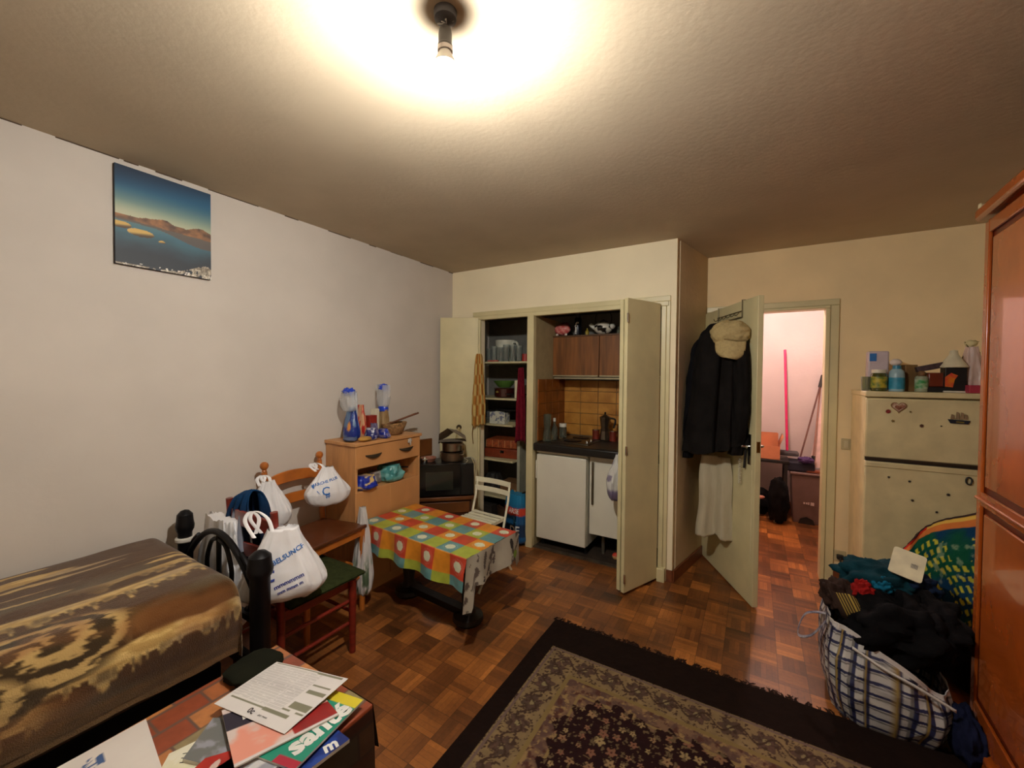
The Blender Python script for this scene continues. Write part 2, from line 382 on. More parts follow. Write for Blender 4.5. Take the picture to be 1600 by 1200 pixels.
# ---------------------------------------------------------------- room bulb and hall bulb
t = thing('pendant_bulb', 'bare glowing bulb on a dark socket hanging from the ceiling', 'lamp', (-.75,.88,ZC))
ob('ceiling_rose', B().lathe([(.0,-.0),(.032,-.0),(.03,-.02),(.012,-.03),(0,-.031)]), mat('grey bakelite',(70,68,72),r=.5), t)
b = B(); 
for s in (0,1,2):
    b.tube(smoothpath([(.01*s-.01,0,-.02),(.02-.02*s,.012,-.024),(-.02+.015*s,-.01,-.03),(.004,.0,-.035),(0,0,-.05)],6),.0016,6)
ob('twisted_wire', b, mat('pale wire',(170,165,160),r=.5), t)
ob('socket', B().lathe([(0,-.036),(.008,-.037),(.017,-.05),(.0185,-.06),(.0185,-.088),(.02,-.09),(.02,-.098),(0,-.098)]), mat('dark bakelite socket',(64,58,54),r=.5), t)
ob('socket_ring', B().lathe([(.019,-.096),(.021,-.097),(.021,-.108),(.0,-.108)]), mat('pale ring',(190,180,175),r=.4), t)
ob('bulb_collar', B().lathe([(0,-.108),(.016,-.108),(.019,-.115),(.029,-.136),(.031,-.143),(.0,-.143)]), mat('white lamp plastic',(225,222,216),r=.4), t)
bm_ = bpy.data.materials.new('glowing bulb glass'); bm_.use_nodes = True; bn = bm_.node_tree.nodes['Principled BSDF']
bn.inputs['Emission Color'].default_value = (*BULBCOL,1); bn.inputs['Emission Strength'].default_value = BULB
_g = bm_.node_tree.nodes.new('ShaderNodeTexCoord'); _s = bm_.node_tree.nodes.new('ShaderNodeSeparateXYZ'); _m = bm_.node_tree.nodes.new('ShaderNodeMapRange')
bm_.node_tree.links.new(_g.outputs['Object'], _s.inputs[0]); bm_.node_tree.links.new(_s.outputs['Z'], _m.inputs[0])
_m.inputs[1].default_value = -.145; _m.inputs[2].default_value = -.21; _m.inputs[3].default_value = BULB*.08; _m.inputs[4].default_value = BULB*2.5
bm_.node_tree.links.new(_m.outputs[0], bn.inputs['Emission Strength'])
bn.inputs['Base Color'].default_value = (.9,.9,.9,1)
ob('bulb', B().lathe([(0,-.142),(.0295,-.143)]+[(.0295*math.cos(q),-.143-.077*math.sin(q)) for q in np.linspace(.08,PI/2-.02,14)]+[(0,-.22)]), bm_, t)
t = thing('hall_bulb', 'pink-white bulb lighting the hall from its ceiling', 'lamp', (.12,4.45,ZC))
hm_ = bpy.data.materials.new('hall bulb glass'); hm_.use_nodes = True; bn = hm_.node_tree.nodes['Principled BSDF']
bn.inputs['Emission Color'].default_value = (*HALLCOL,1); bn.inputs['Emission Strength'].default_value = HALL
ob('socket', B().lathe([(0,0),(.03,0),(.02,-.05),(.02,-.08),(0,-.08)]), black, t)
ob('bulb', B().lathe([(0,-.08),(.02,-.082),(.03,-.11),(.028,-.14),(.012,-.158),(0,-.16)]), hm_, t)

# ---------------------------------------------------------------- landscape canvas
def canvas():
    n = 150; U, V = np.meshgrid(np.linspace(0,1,n), np.linspace(0,1,n), indexing='ij')
    y0, y1, z0, z1 = .681, 1.066, 2.008, 2.467
    sky = mixc((168,178,150), (40,94,128), step(.5,.86,V)); sky = mixc(sky, (26,46,70), step(.78,1.05,V-.1*U+.05))
    sky = mixc((196,196,168), sky, step(.46,.66,V+.05*(U-.3)))
    ridge = .50+.035*fbm(U*7,U*0,3)+.05*np.exp(-((U-.45)/.13)**2)+.06*np.exp(-((U-.88)/.12)**2)-.02*U
    base = .47-.03*U
    water = mixc((60,66,74), (78,120,136), step(.12,.42,V+.1*(fbm(U*4,V*9,5)-.5))); water = mixc(water, (120,140,130), step(.36,.48,V)*.5)
    col = np.where((V > ridge)[...,None], sky, mixc((176,124,84),(84,70,66), fbm(U*14,V*20,2)*1.3-.2))
    col = np.where((V < base)[...,None], water, col)
    refl = (V < base)&(V > base-.09*step(.35,.9,U)-.02); col = np.where(refl[...,None], mixc(col,(110,88,78),np.full_like(U,.75)), col)
    for (cx,cy,rx,ry) in ((.05,.40,.1,.035),(.24,.355,.13,.04),(.45,.31,.035,.014)):
        d = ((U-cx)/rx)**2+((V-cy)/ry)**2; col = np.where((d < 1)[...,None], mixc((214,178,104),(94,76,60), step(-.2,.7,(cy-V)/ry+.4*(U-cx)/rx)), col)
    br = (V < .02+.13*step(.55,1,U))&(fbm(U*24,V*24,9) > .42); col = np.where(br[...,None], mixc((232,222,200),(90,80,70),fbm(U*50,V*50,4)*1.4-.3), col)
    dots = (V < .04)&(fbm(U*40,V*30,1) > .6); col = np.where(dots[...,None], (235,230,220), col)
    P = np.stack([np.full_like(U, LX+.022), y0+(y1-y0)*U, z0+(z1-z0)*V], -1)
    return P, lina(col), (y0,y1,z0,z1)
P, cc, (y0,y1,z0,z1) = canvas()
o = solo('canvas_picture', B().grid(P, cc), vmat('printed canvas', r=.6), 'square canvas print of a blue lake with hills, high on left wall', 'picture', smooth=True)
ob('stretcher', B().box((LX+.001,y0,z0),(LX+.0215,y1,z1)), mat('canvas edge',(40,40,52),r=.8), o)
# ---------------------------------------------------------------- bags and cloths
def bag(w, d, h, seed=0, fold=.1, top=.12, belly=.35, n=72, m=44, sag=.0, lean=(0,0), colf=None):
    """soft carrier bag hanging from its top; z from 0 (bottom) to h"""
    v = np.linspace(0,1,m)[:,None]; a = np.linspace(0,2*PI,n,endpoint=False)[None,:]
    prof = np.where(v < belly, np.sqrt(np.maximum(0,1-((belly-v)/belly)**2*.97))**.5, 1-(1-top)*(.65*np.clip((v-belly)/(1-belly),0,1)+.35*step(0,1,(v-belly)/(1-belly))))
    prof = np.maximum(prof, .02)
    ca, sa = np.cos(a), np.sin(a); e = .75
    X = np.sign(ca)*np.abs(ca)**e; Y = np.sign(sa)*np.abs(sa)**e
    D = np.zeros((m,n))
    for i in range(m):
        for j in range(n):
            q = Vector((ca[0,j]*2.4, sa[0,j]*2.4, v[i,0]*1.1+seed*5.3)); q2 = Vector((ca[0,j]*5+seed, sa[0,j]*5, v[i,0]*5))
            D[i,j] = mnoise.noise(q*1.6)*1.2 - abs(mnoise.noise(q*2.6))*.9 + mnoise.noise(q2)*.35
    R = prof*(1+fold*D)
    Z = v*h + .03*h*D*(v > .02) + 0*a
    P = np.stack([X*R*w/2+lean[0]*v, Y*R*d/2+lean[1]*v, Z], -1)
    b = B().grid(P, None if colf is None else colf(a+0*v, v+0*a, P), closev=True, capu=True)
    return b
def handle_loop(p0, p1, top, r=.006, spread=.0, k=8, flat=3.0):
    return smoothpath([p0, (Vector(p0)*.35+Vector(top)*.65+Vector((spread,0,0))), top, (Vector(p1)*.35+Vector(top)*.65-Vector((spread,0,0))), p1], k)
def sheet(P, th=.003): return B().grid(P)
bagm = mat('white carrier plastic', (232,230,232), r=.4, var=.05, scale=6, bump=.25, bscale=18)
bagprint = mat('blue bag print', (40,110,190), r=.45, var=.1)
bagprint2 = mat('dark blue bag print', (52,70,150), r=.45, var=.1)

# ---------------------------------------------------------------- bed
t = thing('bed', 'iron bed with black scrolled footboard against the left wall', 'bed', (-2.1,0,0))
X0, X1, YF = -2.455, -1.755, .905
mb = B().box((-2.53+2.1,-1.2,.33),(-1.82+2.1,.80,.635)); ob('mattress', mb, mat('mattress ticking',(120,110,100),r=.9), t, bev=.04)
ob('bed_base', B().box((-2.5+2.1,-1.2,.2),(-1.84+2.1,.80,.33)), mat('bed base cloth',(30,28,34),r=.9), t, bev=.01)
for x,r,zt in ((X0,.03,.79),(X1,.038,.745)):
    prof = [(0,0),(r*1.1,0),(r*1.15,.03),(r,.06),(r,zt-.09),(r*1.25,zt-.075),(r*1.32,zt-.055),(r*1.2,zt-.035),(r*1.15,zt-.02),(r*1.1,zt),(r*.6,zt+.018),(0,zt+.024)]
    ob('bed_post', B().lathe(prof, c=(x+2.1,YF,0)), dark, t)
b = B(); a0, a1 = X0+2.1, X1+2.1
arch = [(a0+.02+(a1-a0-.04)*q, YF, .50+.27*math.sin(PI*(.06+.9*q))**.8) for q in np.linspace(0,1,26)]
b.tube(arch, .014, 10)
ob('arch_rail', b, dark, t)
b = B(); L = a1-a0
for s in (-1,1):
    cx = (a0+a1)/2
    b.tube(smoothpath([(cx+s*.01,YF,.74),(cx+s*.07,YF,.715),(cx+s*.115,YF,.62),(cx+s*.10,YF,.53),(cx+s*.075,YF,.515),(cx+s*.07,YF,.54)],7), .010, 8)
    b.tube(smoothpath([(cx+s*.2,YF,.72),(cx+s*.27,YF,.66),(cx+s*.285,YF,.56),(cx+s*.27,YF,.5),(cx+s*.24,YF,.49)],7), .010, 8)
b.tube([((a0+a1)/2,YF,.765),((a0+a1)/2,YF,.25)], .011, 8)
ob('scroll', b, dark, t)
b = B().box((a0,YF-.012,.24),(a1,YF+.012,.30)); b.box((a0,YF-.012,.45),(a1,YF+.012,.475)); ob('foot_rail', b, dark, t)
b = B().box((a1-.03,-1.2,.24),(a1-.01,YF,.30)); b.box((a0-.02,-1.2,.24),(a0,YF,.30)); ob('side_rail', b, dark, t)
b = B().lathe([(.037,.655),(.041,.66),(.041,.672),(.037,.677)], c=(a0,YF,0)); ob('tape_band', b, mat('white tape',(210,205,195),r=.6), t)
# blanket
def blanket():
    R = .07; zt, hem = .70, .40; x0, x1, yf = -2.545, -1.78, .835
    def path(lo, hi, n, dlo, dhi):
        pts = []
        def arcpt(c, s): return c
        Ltop = hi-lo-2*R; q = PI/2*R
        S = dlo+q+Ltop+q+dhi
        for s in np.linspace(0,S,n):
            if s < dlo: pts.append((lo, R+dlo-s, s))
            elif s < dlo+q: a=(s-dlo)/R; pts.append((lo+R-R*math.cos(a), R-R*math.sin(a), s))
            elif s < dlo+q+Ltop: pts.append((lo+R+(s-dlo-q), 0, s))
            elif s < dlo+q+Ltop+q: a=(s-dlo-q-Ltop)/R; pts.append((hi-R+R*math.sin(a), R-R*math.cos(a), s))
            else: pts.append((hi, R+(s-dlo-2*q-Ltop), s))
        return np.array(pts)
    A = path(x0, x1, 230, .02, .25); T = path(-1.25, yf, 400, .0, .25)
    X = A[:,0][:,None]+0*T[:,0][None]; Y = T[:,0][None]+0*X; DA = A[:,1][:,None]; DT = T[:,1][None]
    drop = np.minimum(np.sqrt(DA**2+DT**2), .34+0*X)
    S = A[:,2][:,None]+0*Y; Tt = T[:,2][None]+0*X
    wav = .012*(fbm(S*5,Tt*3,2)-.5)+.02*(fbm(S*2,Tt*1.5,8)-.5)
    side = np.clip(DA/.12,0,1)*(X > -2)
    bul = .02*(fbm(Tt*6,S*2,4)-.5)*side+.025*side*np.sin(np.clip(DA/.3,0,1)*PI)
    Z = zt-drop+wav*(1-np.clip(drop/.15,0,1)) - .03*step(.0,.4,-Y)*0
    Z = Z - .02*step(.12,.0,zt-Z)*0
    Xb = X+bul; Yb = Y+.02*(fbm(S*7,Z*3,5)-.5)*np.clip(DT/.1,0,1)
    # hem edge wave
    Z = np.where(drop > .30, Z+.03*(fbm(Tt*4,S*1.5,11)-.5), Z)
    # pattern: thin pale streaks on brown near the wall, then feathered tan bands and a curled figure
    u = S; v = Tt
    w1 = fbm(v*1.5,u*1.2,21)-.5; w2 = fbm(v*4,u*7,23)-.5; warp = .13*w1+.035*w2
    f2 = fbm(u*80,v*26,33,3); sp = fbm(u*5+v*2,v*55,35,2)
    brown = mixc((72,44,18),(88,58,28), f2); col = mixc(brown,(92,80,62), step(.50,.66,fbm((u+warp)*9,v*1.2,41))*step(.34,.5,u)*.8)
    tan = mixc((222,190,122),(190,154,90), step(.3,.7,f2)); tan = mixc(tan,(160,142,124),step(.5,.66,fbm(u*10,v*3,43))*.55)
    thin = fbm((u+warp)*42, v*1.9+5, 31, 2)
    col = mixc(col, tan, step(.66,.70,thin)*step(.62,.40,u)*.9)
    for cu, wd, am, ph in ((.50,.020,.8,1),(.60,.030,.9,5),(.70,.028,1,9),(.80,.035,1,13),(.90,.03,1,17),(.985,.03,1,21)):
        d = (u+warp-cu-.05*(fbm(v*1.1,ph,ph)-.5))/wd; on = step(.36,.50,fbm(v*1.7+ph,ph,ph+2))
        low_ = 1+1.5*np.clip(sp-.42,0,1)*4
        m_ = np.where(d < 0, step(-1.1,-.75,d), step(low_*1.0,low_*.75,d))*on*am
        col = mixc(col, tan, m_)
        col = mixc(col, (54,40,28), step(.45,.7,sp)*step(.2,.8,d)*step(2.6,1.2,d)*on*.55)
    def curl(col, cu, cv, ru, rv, ang, k, st):
        ca, sa = math.cos(ang), math.sin(ang); du = (u-cu)/ru; dv = (v-cv)/rv; a_ = du*ca+dv*sa; b_ = -du*sa+dv*ca
        r_ = np.sqrt(a_**2*(1+.6*b_)+b_**2)+.35*w2; lines = np.sin(r_*k+np.arctan2(a_,b_)*2.2+5*(f2-.5)+3*w2)
        m_ = step(1.0,.72,r_)*st
        c_ = mixc((60,46,28),(190,158,100),step(-.35,.45,lines)); c_ = mixc(c_,(150,96,60),step(.5,.66,fbm(u*9,v*6,71))*.4)
        return mixc(col, c_, m_)
    col = curl(col,.80,1.60,.15,.24,.5,17,.95); col = curl(col,.93,1.40,.12,.22,-.3,14,.85)
    col = mixc(col, (160,100,54), step(.56,.70,fbm(u*7,v*2.5,61))*.35*step(.45,.6,u))
    low = step(1.02,1.06,u+.03*w2); col = mixc(col, mixc((168,122,66),(104,76,42),f2), low*.6)
    P = np.stack([Xb, Yb, Z], -1)
    return B().grid(P, lina(col))
solo('bed_blanket', blanket(), vmat('plush blanket', r=.95, bump=.6, bscale=260, sheen=.3), 'brown and tan plush animal-pattern blanket spread over the bed', 'blanket', smooth=True)

# ---------------------------------------------------------------- ladder back chairs
def chair(name, label, wood, loc, rz, seatz=.46, w=.40, d=.38, h=.93, seatm=None, slats=2, lean=.03, finial=True):
    """front is local -y... back posts at +y"""
    t = thing(name, label, 'chair', loc, rz)
    for s in (-1,1):
        x = s*(w/2-.02)
        b = B().tube([(x,d/2,0),(x,d/2,seatz),(x,d/2+lean,h-.06)], [.017,.018,.016], 12)
        if finial: b.lathe([(.008,0),(.014,.004),(.011,.012),(.020,.024),(.024,.036),(.02,.05),(.01,.058),(0,.06)], c=(x,d/2+lean,h-.06), n=16)
        ob('back_post', b, wood, t)
        ob('front_leg', B().tube([(x*1.06,-d/2+.02,0),(x*1.06,-d/2+.02,seatz+.0)], [.017,.021], 12), wood, t)
    for k in range(slats):
        zc = h-.14-k*.13; nn = 13
        top = []; bot = []
        for i in range(nn):
            q = i/(nn-1)*2-1; x = q*(w/2-.03); yy = d/2+lean*(zc/h)+.028*(1-q*q)
            arch = .022*(1-q*q) if k == 0 else .008*(1-q*q)
            top.append((x,yy,zc+.03+arch)); bot.append((x,yy,zc-.03+arch*.5))
        P = np.array([[(p[0],p[1]-.007,p[2]) for p in bot],[(p[0],p[1]-.007,p[2]) for p in top],[(p[0],p[1]+.007,p[2]) for p in top],[(p[0],p[1]+.007,p[2]) for p in bot]])
        b = B().grid(P, closeu=True); k0 = nn; b.f += [(0,nn,2*nn,3*nn),(nn-1,2*nn-1,3*nn-1,4*nn-1)]
        ob('back_slat', b, wood, t, bev=.003)
    b = B().prism([(-w/2-.01,-d/2-.005),(w/2+.01,-d/2-.005),(w/2-.03,d/2-.02),(-w/2+.03,d/2-.02)], seatz-.004, seatz+.018)
    ob('seat', b, seatm or wood, t, bev=.006)
    b = B()
    b.box((-w/2+.02,-d/2+.01,seatz-.05),(w/2-.02,-d/2+.028,seatz-.004)); b.box((-w/2+.03,d/2-.018,seatz-.05),(w/2-.03,d/2,seatz-.004))
    for s in (-1,1): b.box((s*(w/2-.025)-.008,-d/2+.02,seatz-.05),(s*(w/2-.025)+.008,d/2,seatz-.004))
    ob('seat_rail', b, wood, t, bev=.002)
    for z in (.16,.28):
        for s in (-1,1): ob('stretcher', B().cyl((s*(w/2-.02),-d/2+.02,z),(s*(w/2-.02),d/2,z), .0095, n=10), wood, t)
    ob('stretcher', B().cyl((-w/2+.02,-d/2+.02,.22),(w/2-.02,-d/2+.02,.22), .0095, n=10), wood, t)
    return t
woodA = mat('honey orange wood', (190,108,40), r=.35, var=.25, scale=7, stretch=(1,6,1), coat=.3)
woodA2 = mat('dark brown seat board', (92,46,20), r=.35, var=.25, scale=7, coat=.3)
woodB = mat('red mahogany stain', (120,34,22), r=.35, var=.25, scale=7, stretch=(1,1,6), coat=.3)
# chair A: back to the left wall, facing into the room
chA = chair('wooden_chair', 'honey wood ladder-back chair with its back to the left wall', woodA, (-2.27,1.505,0), -PI/2*(-1)+math.radians(6)-PI*0, seatz=.53, w=.42, d=.36, h=.985, seatm=woodA2)
# chair B: back to the bed foot
chB = chair('wooden_chair', 'dark red wooden chair with green cushion, backed against the bed foot', woodB, (-2.06,1.25,0), PI, seatz=.40, w=.44, d=.40, h=.935, finial=False)
b = B(); n = 24
U, V = np.meshgrid(np.linspace(-1,1,n), np.linspace(-1,1,n), indexing='ij')
edge = np.clip(1-np.maximum(np.abs(U),np.abs(V))**8,0,1)
Zt = .022*edge**.5+.004*(fbm(U*3,V*3,2)-.5)*edge
b.grid(np.stack([U*.225,V*.21,Zt+.006],-1)); b.grid(np.stack([U*.225,V*.21,-.001-.0*Zt+.0*U],-1))
solo('seat_cushion', b, mat('dark green corduroy',(46,52,26),r=.95,var=.25,scale=40,bump=.4), 'flat dark green cushion on the red chair seat', 'cushion', (-2.03,1.275,.421), 0, smooth=True)

# hanging carrier bags
def hung_bag(name, label, loc, rz, w, d, h, seed, hook, text=None, fold=.12, **k):
    """loc = bag bottom; hook = top point in local coordinates"""
    t = thing(name, label, 'bag', loc, rz)
    body = bag(w, d, h, seed=seed, fold=fold, **k)
    ob('bag_body', body, bagm, t, smooth=True)
    hx, hy, hz = hook
    for s in (-1,1):
        pts = handle_loop((s*w*.10+hx*.6,-d*.12,h*.93),(s*w*.03+hx*.8,d*.05,h*.95),(hx+s*.008,hy,hz), spread=s*w*.07)
        P = np.array([[(p.x-.007,p.y,p.z) for p in pts],[(p.x,p.y-.004,p.z) for p in pts],[(p.x+.009,p.y,p.z) for p in pts],[(p.x,p.y+.004,p.z) for p in pts]])
        ob('bag_handle', B().grid(P, closeu=True), bagm, t, smooth=True)
    if text:
        for (s,size,cx,cz,rot,mm,st) in text:
            M = Matrix.Translation((cx,-.5,cz)) @ Matrix.Rotation(PI/2,4,'X') @ Matrix.Rotation(rot,4,'Z')
            tb = textb(s, size, M, target=body, direction=(0,1,0), off=.0012, bold=.0006, stretch=st)
            ob('bag_lettering', tb, mm, t, smooth=False)
    return t, body
# big bag on the red chair post
t, body = hung_bag('carrier_bag', 'large white carrier bag with blue lettering hanging from the red chair', (-1.815,1.035,.50), math.radians(56), .36, .19, .31, 1, (-.12,.03,.39), fold=.07, top=.34, belly=.22,
    text=[('BELSUNCE', .028, .025, .205, math.radians(24), bagprint, 1.0), ('c', .10, -.05, .14, 0, bagprint2, 1.3), ('mmmmmm', .026, .03, .10, math.radians(18), bagprint2, 1), ('mm mmm m', .02, .035, .072, math.radians(18), bagprint2, 1)])
# bag on right post of honey chair
t, body = hung_bag('carrier_bag', 'white carrier bag with small blue logo on right post of honey wood chair', (-2.32,1.61,.675), math.radians(72), .27, .14, .24, 5, (-.08,.02,.27), fold=.08, top=.25,
    text=[('MARCHE PLUS', .022, -.03, .155, math.radians(12), bagprint, 1.1), ('C', .07, -.03, .10, 0, bagprint, 1.0), ('#', .045, -.02, .075, .2, bagprint, 1.0)])
# bag on left post of honey chair
t, body = hung_bag('carrier_bag', 'plain white carrier bag draped over left post of honey wood chair', (-2.37,1.27,.62), math.radians(60), .24, .15, .27, 9, (-.03,.03,.30), fold=.1, top=.25)
# white bag behind the bed foot
solo('carrier_bag', bag(.46,.12,.52,seed=12,fold=.12,top=.55,belly=.3), bagm, 'full white plastic bag standing behind the scrolled bed foot', 'bag', (-2.24,.975,.28), math.radians(0), smooth=True)
# jacket over the red chair
def jacket():
    n, m = 60, 60; U, V = np.meshgrid(np.linspace(0,1,n), np.linspace(0,1,m), indexing='ij')
    s = V*1.0-.45; a_ = np.abs(s)
    w = .07+.17*np.clip(a_/.42,0,1)**.8
    f = fbm(U*7,V*2.2,3)-.5
    X = (U-.5)*2*w*.62-.045+.05*np.clip(s,0,1)+.02*f; Y = .012+.050*np.tanh(s*14)+.035*f*np.clip(a_/.1,0,1)+.02*np.sin(U*16+V*3)*np.clip(a_/.2,0,1)
    Z = .915-np.where(s < 0,a_*1.0,a_*.95)-.03*(1-np.clip(a_/.05,0,1))-.03*(U-.5)+.02*f
    col = mixc((18,30,56),(26,26,44), fbm(U*5,V*5,2)); col = mixc(col,(16,56,96), np.exp(-(s/.16)**2))
    white_ = (fbm(U*9+3,V*1.6,8) > .52)&(s < -.12)&(U < .62); col = np.where(white_[...,None],mixc((176,178,190),(120,124,140),fbm(U*20,V*4,2)),col)
    return B().grid(np.stack([X,-Y,Z],-1), lina(col))
solo('jacket', jacket(), vmat('jacket cloth', r=.85, bump=.3), 'navy blue jacket with pale lining draped over the red chair back', 'jacket', (-2.20,1.045,.035), PI, smooth=True, solid=.006)
# tall bag between chair and coloured table
def stripcol(a,v,P):
    c = mixc((206,202,200),(84,104,78), step(.52,.62,fbm(a*2,v*5,3))*step(.55,.25,v)); return lina(c)
solo('carrier_bag', bag(.15,.11,.56,seed=15,fold=.16,top=.3,belly=.25,colf=stripcol), vmat('printed bag plastic',r=.4), 'white bag with green print hanging between red chair and checked table', 'bag', (-2.15,1.74,.09), 0, smooth=True)

# ---------------------------------------------------------------- dresser
beech = mat('beech laminate', (204,148,94), r=.45, var=.14, scale=5, stretch=(6,1,1))
beech2 = mat('beech laminate front', (200,142,88), r=.42, var=.16, scale=4, stretch=(1,1,.3))
DX, DY0, DY1, DZ = -2.25, 1.765, 2.365, 1.045
t = thing('dresser', 'beech laminate dresser with two drawers, open shelf and two doors', 'dresser', ((LX+DX)/2,(DY0+DY1)/2,0))
hx, hy = (DX-LX)/2-.003, (DY1-DY0)/2
ob('top_board', B().box((-hx,-hy-.012,DZ-.022),(hx+.012,hy+.012,DZ)), beech, t, bev=.003)
for s in (-1,1): ob('side_panel', B().box((-hx,s*(hy-.009)-.009,0),(hx,s*(hy-.009)+.009,DZ-.022)), beech, t, bev=.001)
ob('back_panel', B().box((-hx,-hy+.018,.02),(-hx+.008,hy-.018,DZ-.022)), beech, t)
ob('shelf_board', B().box((-hx+.008,-hy+.018,.70),(hx,hy-.018,.716)), beech, t); ob('shelf_board', B().box((-hx+.008,-hy+.018,.865),(hx-.02,hy-.018,.88)), beech, t)
ob('plinth', B().box((hx-.03,-hy+.018,0),(hx-.015,hy-.018,.07)), beech, t)
dr = ob('drawer', B().box((hx-.02,-hy+.003,.872),(hx+.004,hy-.003,DZ-.026)), beech2, t, bev=.002)
hm = mat('dark pewter handle', (92,82,70), r=.35, metal=.8)
for cy in (-hy+.145,hy-.15):
    P = []
    nn = 15
    for a in np.linspace(0,2*PI,9)[:-1]:
        row = []
        for i in range(nn):
            q = i/(nn-1)*2-1; row.append((hx+.004+.016*(1-q*q)+.005*math.cos(a), cy+q*.07, .945+.012*q*q-.004+(.011*(1-q*q)+.003)*math.sin(a)))
        P.append(row)
    ob('drawer_handle', B().grid(np.array(P), closeu=True), hm, dr, smooth=True)
for k,(a,c) in enumerate(((-hy+.003,-.0015),(.0015,hy-.003))):
    d_ = ob('cupboard_door', B().box((hx-.018,a,.07),(hx+.002,c,.712)), beech2, t, bev=.002)
# ornament on handle
b = B()
for k in range(5):
    q = 2*PI*k/5; b.ell((0,.012*math.cos(q),.012*math.sin(q)),(.005,.011,.008),n=10,m=7)
b.tube(smoothpath([(0,0,0),(.004,.004,-.02),(0,.006,-.035)],5),.004,6)
solo('fabric_flower', b, mat('pale grey felt',(190,184,176),r=.9), 'small pale fabric flower hanging at the right drawer handle', 'ornament', (DX+.02,2.235,1.005))
# things on the dresser top
def packet(name, label, cat, loc, w, d, h, seed, c1, c2, c3=None, top=.5, fold=.14, rz=0, film_top=0, group=None, belly=.3):
    def cf(a,v,P):
        k = fbm(a*1.4+seed,v*4+seed,seed); c = mixc(c1,c2,step(.45,.55,k))
        if c3 is not None: c = mixc(c,c3,step(.0,.1,.32-np.sqrt(((a-4.4)/1.2)**2+((v-.35)/.8)**2)))
        return lina(c)
    return solo(name, bag(w,d,h,seed=seed,fold=fold,top=top,belly=belly,colf=cf,n=40,m=26), vmat('shiny packet',r=.3), label, cat, loc, rz, group, smooth=True)
t = thing('snack_bag', 'tall blue snack bag with clear twisted top at dresser left end', 'snack bag', (-2.39,1.84,DZ))
def cf(a,v,P): return lina(mixc(mixc((26,46,128),(90,120,160),step(.5,.6,fbm(a*1.5,v*4,3))),(226,150,70),step(.0,.12,.3-np.sqrt(((a-5.0)/1.0)**2+((v-.45)/.6)**2))))
ob('bag_body', bag(.135,.09,.23,seed=21,fold=.12,top=.45,belly=.2,colf=cf,n=40,m=26), vmat('shiny packet',r=.3), t, smooth=True)
ob('clear_top', bag(.14,.07,.14,seed=22,fold=.2,top=.9,belly=.5,n=36,m=20), film, t, loc=(0,-.02,.20), smooth=True)
ob('blue_crest', B().ell((0,0,0),(.055,.035,.028),amp=.5,seed=4), mat('blue wrapper',(30,66,190),r=.3), t, loc=(0,-.02,.335), smooth=True)
packet('snack_bag','red crisp packet standing behind the blue bag on dresser','snack bag',(-2.43,1.95,DZ),.1,.05,.24,24,(190,40,36),(214,160,120))
o = packet('clear_bag','small clear bag with tied top behind the red packet','bag',(-2.475,1.93,DZ),.09,.04,.33,25,(214,214,210),(196,196,200)); o.data.materials[0] = film
b = B().box((-.03,-.035,0),(.03,.035,.16)); solo('tea_box', b, mat('dark red carton',(150,40,30),r=.5,var=.3,scale=20), 'dark red cardboard box between red packet and white carton', 'box', (-2.40,2.01,DZ), .1, bev=.002)
b = B().box((-.025,-.02,0),(.025,.02,.20)); solo('milk_carton', b, mat('cream carton',(222,214,190),r=.5), 'narrow cream carton standing on dresser behind the basket', 'carton', (-2.44,2.085,DZ), .1, bev=.002)
t = thing('bread_bag', 'tall clear bag with blue bands at top, behind the wicker basket', 'bag', (-2.44,2.165,DZ))
def cf(a,v,P): return lina(mixc((176,150,110),(140,108,70),fbm(a*2,v*6,2)))
ob('bag_body', bag(.11,.08,.20,seed=31,fold=.12,top=.7,belly=.2,colf=cf,n=40,m=24), vmat('shiny packet',r=.3), t, smooth=True)
ob('blue_band', B().lathe([(.036,.175),(.042,.18),(.044,.2),(.038,.215),(.03,.215),(.03,.175)],sy=.8), MATS['blue wrapper'], t)
ob('clear_top', bag(.12,.07,.18,seed=33,fold=.15,top=1,belly=.5,n=36,m=20), film, t, loc=(0,0,.20), smooth=True)
ob('blue_crest', B().ell((0,0,0),(.05,.035,.03),amp=.3,seed=6), MATS['blue wrapper'], t, loc=(0,0,.355), smooth=True)
wick = mat('woven wicker', (150,112,70), r=.8, var=.45, scale=60, bump=.8, bscale=120)
t = thing('wicker_basket', 'tapered wicker basket on dresser with brown sticks lying in it', 'basket', (-2.36,2.2,DZ))
b = B(); n = 24
a = np.linspace(0,2*PI,n,endpoint=False)
rows = []
for (k,z) in ((.0,.004),(.62,.004),(.7,.02),(.85,.05),(1.0,.09),(.97,.092),(.82,.05),(.66,.012),(.0,.012)):
    rows.append([(k*.07*np.cos(q), k*.115*np.sin(q), z) for q in a])
ob('basket_body', B().grid(np.array(rows), closev=True), wick, t, smooth=True)
for k,(dx,dy,z) in enumerate(((0,0,.0),(.018,.01,.006))):
    solo('wooden_spoon', B().cyl((-.04+dx,-.06,.07+z),(.03+dx,.21+dy,.145+z), .006,.008,n=8), mat('dark wood stick',(112,68,44),r=.5), 'thin brown wooden stick resting in the wicker basket', 'utensil', (-2.37,2.2,DZ), 0, 'sticks in the wicker basket')
packet('snack_bag','small dark blue and white packet lying before the wicker basket','snack bag',(-2.30,1.93,DZ),.10,.07,.085,35,(36,40,110),(190,190,200),top=.6)
packet('snack_bag','crumpled blue packet at the front edge of the dresser top','snack bag',(-2.285,2.03,DZ),.12,.05,.07,36,(24,44,150),(120,110,140),top=.6)
packet('snack_bag','round purple and silver packet lying in front of the red box','snack bag',(-2.33,1.985,DZ+.0),.07,.05,.11,37,(130,120,150),(90,84,120),top=.7)
